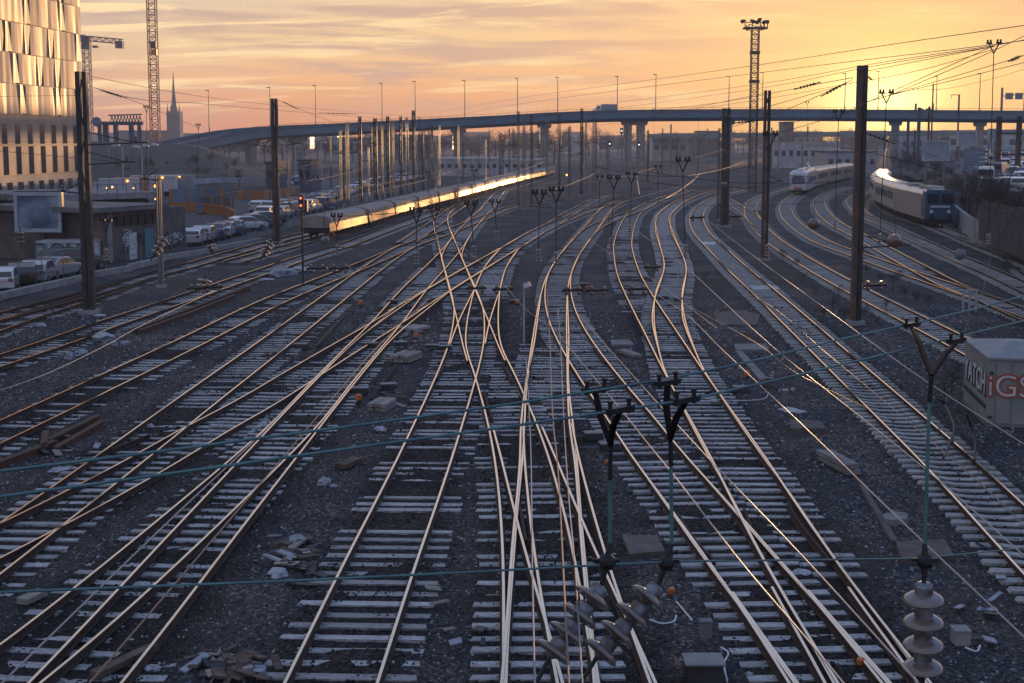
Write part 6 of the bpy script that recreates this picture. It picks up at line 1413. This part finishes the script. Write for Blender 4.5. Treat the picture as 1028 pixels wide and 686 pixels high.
for i, (x, y, r, lb) in enumerate([(750, 381, .11, 'orange lamp marker right of the S-shaped tracks'), (674, 600, .07, 'orange marker right of the slanting insulators'), (864, 672, .07, 'orange marker at the bottom right'), (418, 342, .12, 'orange marker between the timber bundles'), (362, 309, .14, 'orange marker on the gravel left of the double slip'), (360, 406, .12, 'rusty orange cube left of the lower timber bundle'), (609, 468, .06, 'small orange marker by the left near hanger'), (589, 292, .1, 'orange marker at the dark bar of the middle track'), (519, 307, .1, 'orange marker right of the cross slabs')]):
    b = G(x, y); t = empty('track_marker', b, 0, lb, 'marker', 'orange track markers')
    MB().lathe([(r * .9, 0), (r, r * .3), (r, r * 1.3), (r * .7, r * 1.7)], (0, 0, r * 1.2), n=10).build('cap', 'orange', t); MB().lathe([(r * .6, 0), (r * .5, r * 1.3)], (0, 0, 0), n=8).build('foot', 'steel_dark', t)
# litter: crumpled bags and scraps
def bag(label, x, y, w, h, m='white_plastic', seed=0, grp='litter on the gravel', name='plastic_bag', cat='litter'):
    b = G(x, y); mb = MB(); bm = bmesh.new(); bmesh.ops.create_icosphere(bm, subdivisions=3, radius=1)
    for v in bm.verts:
        n1 = noise.noise(v.co * 1.6 + Vector((seed * 7.1, 0, 0))); n2 = noise.noise(v.co * 4 + Vector((0, seed * 3.3, 0))); k = 1 + n1 * .55 + n2 * .3
        v.co = Vector((v.co.x * k * w / 2, v.co.y * k * w / 2.6, max(-.03, v.co.z * k * h * .6 + h * .3)))
    me = bpy.data.meshes.new(name); bm.to_mesh(me); bm.free(); me.materials.append(m_(m)); o = bpy.data.objects.new(name, me); col.objects.link(o); o.location = b; o.rotation_euler = (0, 0, seed); tag(o, label, cat, grp); return o
mat('tarp', (.28, .30, .35), .55, 0, var=.2, scale=2); mat('scrap_brown', (.09, .065, .052), .85, 0, var=.3, scale=4)
bg = [('pale tarpaulin heap left of the converging tracks', 285, 277, 1.6, .75, 'tarp'), ('longer crumpled white heap right of the tarpaulin', 305, 272, 2.3, .4, 'litter'), ('flat white scrap left of the tarpaulin heap', 268, 281, 1.0, .12, 'litter'),
      ('white bag below the lower timber bundle', 382, 433, .45, .22, 'litter'), ('white sack on the gravel left of the straight track', 326, 487, .5, .28, 'tarp'), ('small white sack scrap beside the sack', 335, 489, .3, .1, 'tarp'),
      ('blue white sheet in the debris heap', 297, 546, .55, .3, 'tarp'), ('torn white bag below the debris heap', 280, 577, .65, .16, 'litter'), ('white scrap at the bottom left rail', 153, 673, .32, .14, 'litter'), ('light chunk by the straight track left rail', 339, 571, .16, .12, 'tarp'),
      ('white litter heap at the left, largest piece', 82, 357, .8, .4, 'tarp'), ('second white litter piece at the left', 70, 361, .5, .5, 'tarp'), ('white litter lump near the left mast foot', 104, 342, 1.1, .5, 'litter'), ('beige lump right of the white litter', 119, 340, .6, .35, 'slab_pale'), ('pink beige lump at the left litter', 106, 349, .5, .35, 'slab_pale'), ('small white lump at the left litter', 115, 347, .35, .3, 'litter'), ('small lump far right of the left litter', 126, 346, .6, .25, 'tarp'),
      ('white litter strip on the gravel right of the walkway', 795, 413, 1.1, .1, 'litter'), ('white paper scrap at the bottom right gravel', 992, 611, .5, .05, 'litter'), ('white scrap beside the big point motor', 752, 678, .16, .08, 'litter'), ('small bright lump left of the lone track top', 796, 392, .2, .15, 'litter'), ('pale lump near the pale walkway', 694, 310, .3, .3, 'litter'),
      ('white lump under the big left mast', 100, 318, .7, .2, 'litter'), ('pale lump on the gravel at the left', 42, 328, .7, .2, 'tarp'), ('white lump beside the rail near the left crossing', 151, 429, .35, .15, 'litter'), ('flat white scrap on the lower left gravel', 60, 472, .8, .08, 'tarp'), ('white rag on the sleepers at the bottom right', 806, 575, .5, .06, 'litter')]
for i, (lb, x, y, w, h, m) in enumerate(bg): bag(lb, x, y, w * (.8 if i > 2 else 1), h * .75, m, i + 1)
rr = random.Random(8)
n_ = 0
for cx_, cy_, sx_, sy_, cnt in ((298, 560, 26, 26, 40), (232, 668, 40, 18, 46), (420, 345, 22, 14, 16), (385, 400, 18, 14, 14), (60, 450, 40, 18, 14), (690, 420, 60, 60, 10), (960, 600, 60, 50, 10), (460, 620, 40, 50, 6)):
    for i in range(cnt):
        x, y = cx_ + rr.gauss(0, .45) * sx_, cy_ + rr.gauss(0, .45) * sy_
        if y < 150 or y > 690: continue
        b = G(x, y, rr.uniform(.02, .12)); L = rr.uniform(.15, .6); w = rr.uniform(.05, .22)
        mb = MB(); mb.box((0, 0, 0), (L, w, rr.uniform(.01, .05)), 0, M=rot3(rr.uniform(-.25, .25), rr.uniform(-.25, .25), rr.uniform(0, 3.1))); 
        o = mb.build('scrap_piece', rr.choice(['scrap_brown', 'wood_old', 'tarp', 'wood_brown', 'steel_dark', 'black'])); o.location = b
        tag(o, 'loose scrap of wood, board or sheet metal among the debris on the gravel', 'scrap', 'loose scraps on the gravel'); n_ += 1
# thin cable loops by the point motor
for lb, pts in (('white cable curling right of the big point motor', [(724, 650), (731, 655), (727, 666), (730, 685)]), ('pale cable curling from the orange marker', [(652, 622), (665, 626), (676, 624), (679, 618)]), ('thin pale stick on the gravel by the slanting insulators', [(679, 604), (695, 623)]), ('pale cable loop at the bottom right box', [(969, 650), (980, 654), (984, 648)]), ('pale cable on the gravel near the walkway', [(700, 399), (730, 402), (765, 401), (772, 394)])):
    c = catmull([G(x, y, .06) for x, y in pts], 5); o = MB().tube([p - c[0] for p in c], .035, 5).build('cable', 'white_plastic'); o.location = c[0]; tag(o, lb, 'cable', 'thin cables on the gravel')
# check and guard rails, lamp stick in the middle
def guard(label, pts, w=.07):
    c = resample(catmull([G(x, y, RT) for x, y in pts]), 1.0); o0 = Vector((c[0].x, c[0].y, 0)); o = rail_mb([Vector((p.x, p.y, 0)) - o0 for p in c], .001).build('guard_rail', ['rail_side', 'rail_side']); o.location = o0; tag(o, label, 'guard rail', 'guard rails beside the running rails')
for i, pts in enumerate([[(505, 365), (514, 382)], [(486, 393), (494, 420)], [(534, 346), (531, 372)], [(596, 348), (608, 364)], [(445, 366), (438, 380)], [(708, 394), (714, 392)], [(747, 510), (754, 528)], [(791, 503), (800, 520), (833, 562)], [(680, 514), (700, 545), (718, 562)], [(522, 508), (528, 542)], [(398, 366), (372, 400)], [(150, 436), (108, 452)], [(215, 445), (188, 458)]]):
    guard(ORD[i] + ' short brown guard rail beside a running rail', pts)
b = G(526, 345); h = ht(b, 284); t = empty('lamp_stick', b, 0, 'thin pale post with a small white lamp in the middle of the yard', 'post'); MB().tube([(0, 0, 0), (0, 0, h)], .09, 6).build('pole', 'wall_pale', t); MB().box((.14, 0, h - .1), (.3, .16, .18), 0, M=rot3(0, -.4, 0)).build('lamp', 'white_plastic', t)
t = empty('mast', G(680, 291), 0, 'thin pale post between the S-shaped tracks', 'post'); t.name = 'thin_post'; MB().tube([(0, 0, 0), (0, 0, 2.4)], .07, 6).build('pole', 'wall_pale', t)
# steel gate shaped stand near the right edge
b = G(973, 313); t = empty('steel_stand', b, .1, 'small white two-legged steel stand between the right tracks', 'stand')
for q in (-.35, 0, .35): MB().box((q, 0, .55), (.09, .09, 1.1)).build('leg', 'wall_pale', t)
MB().box((0, 0, 1.12), (.9, .12, .08)).build('crossbar', 'wall_pale', t)
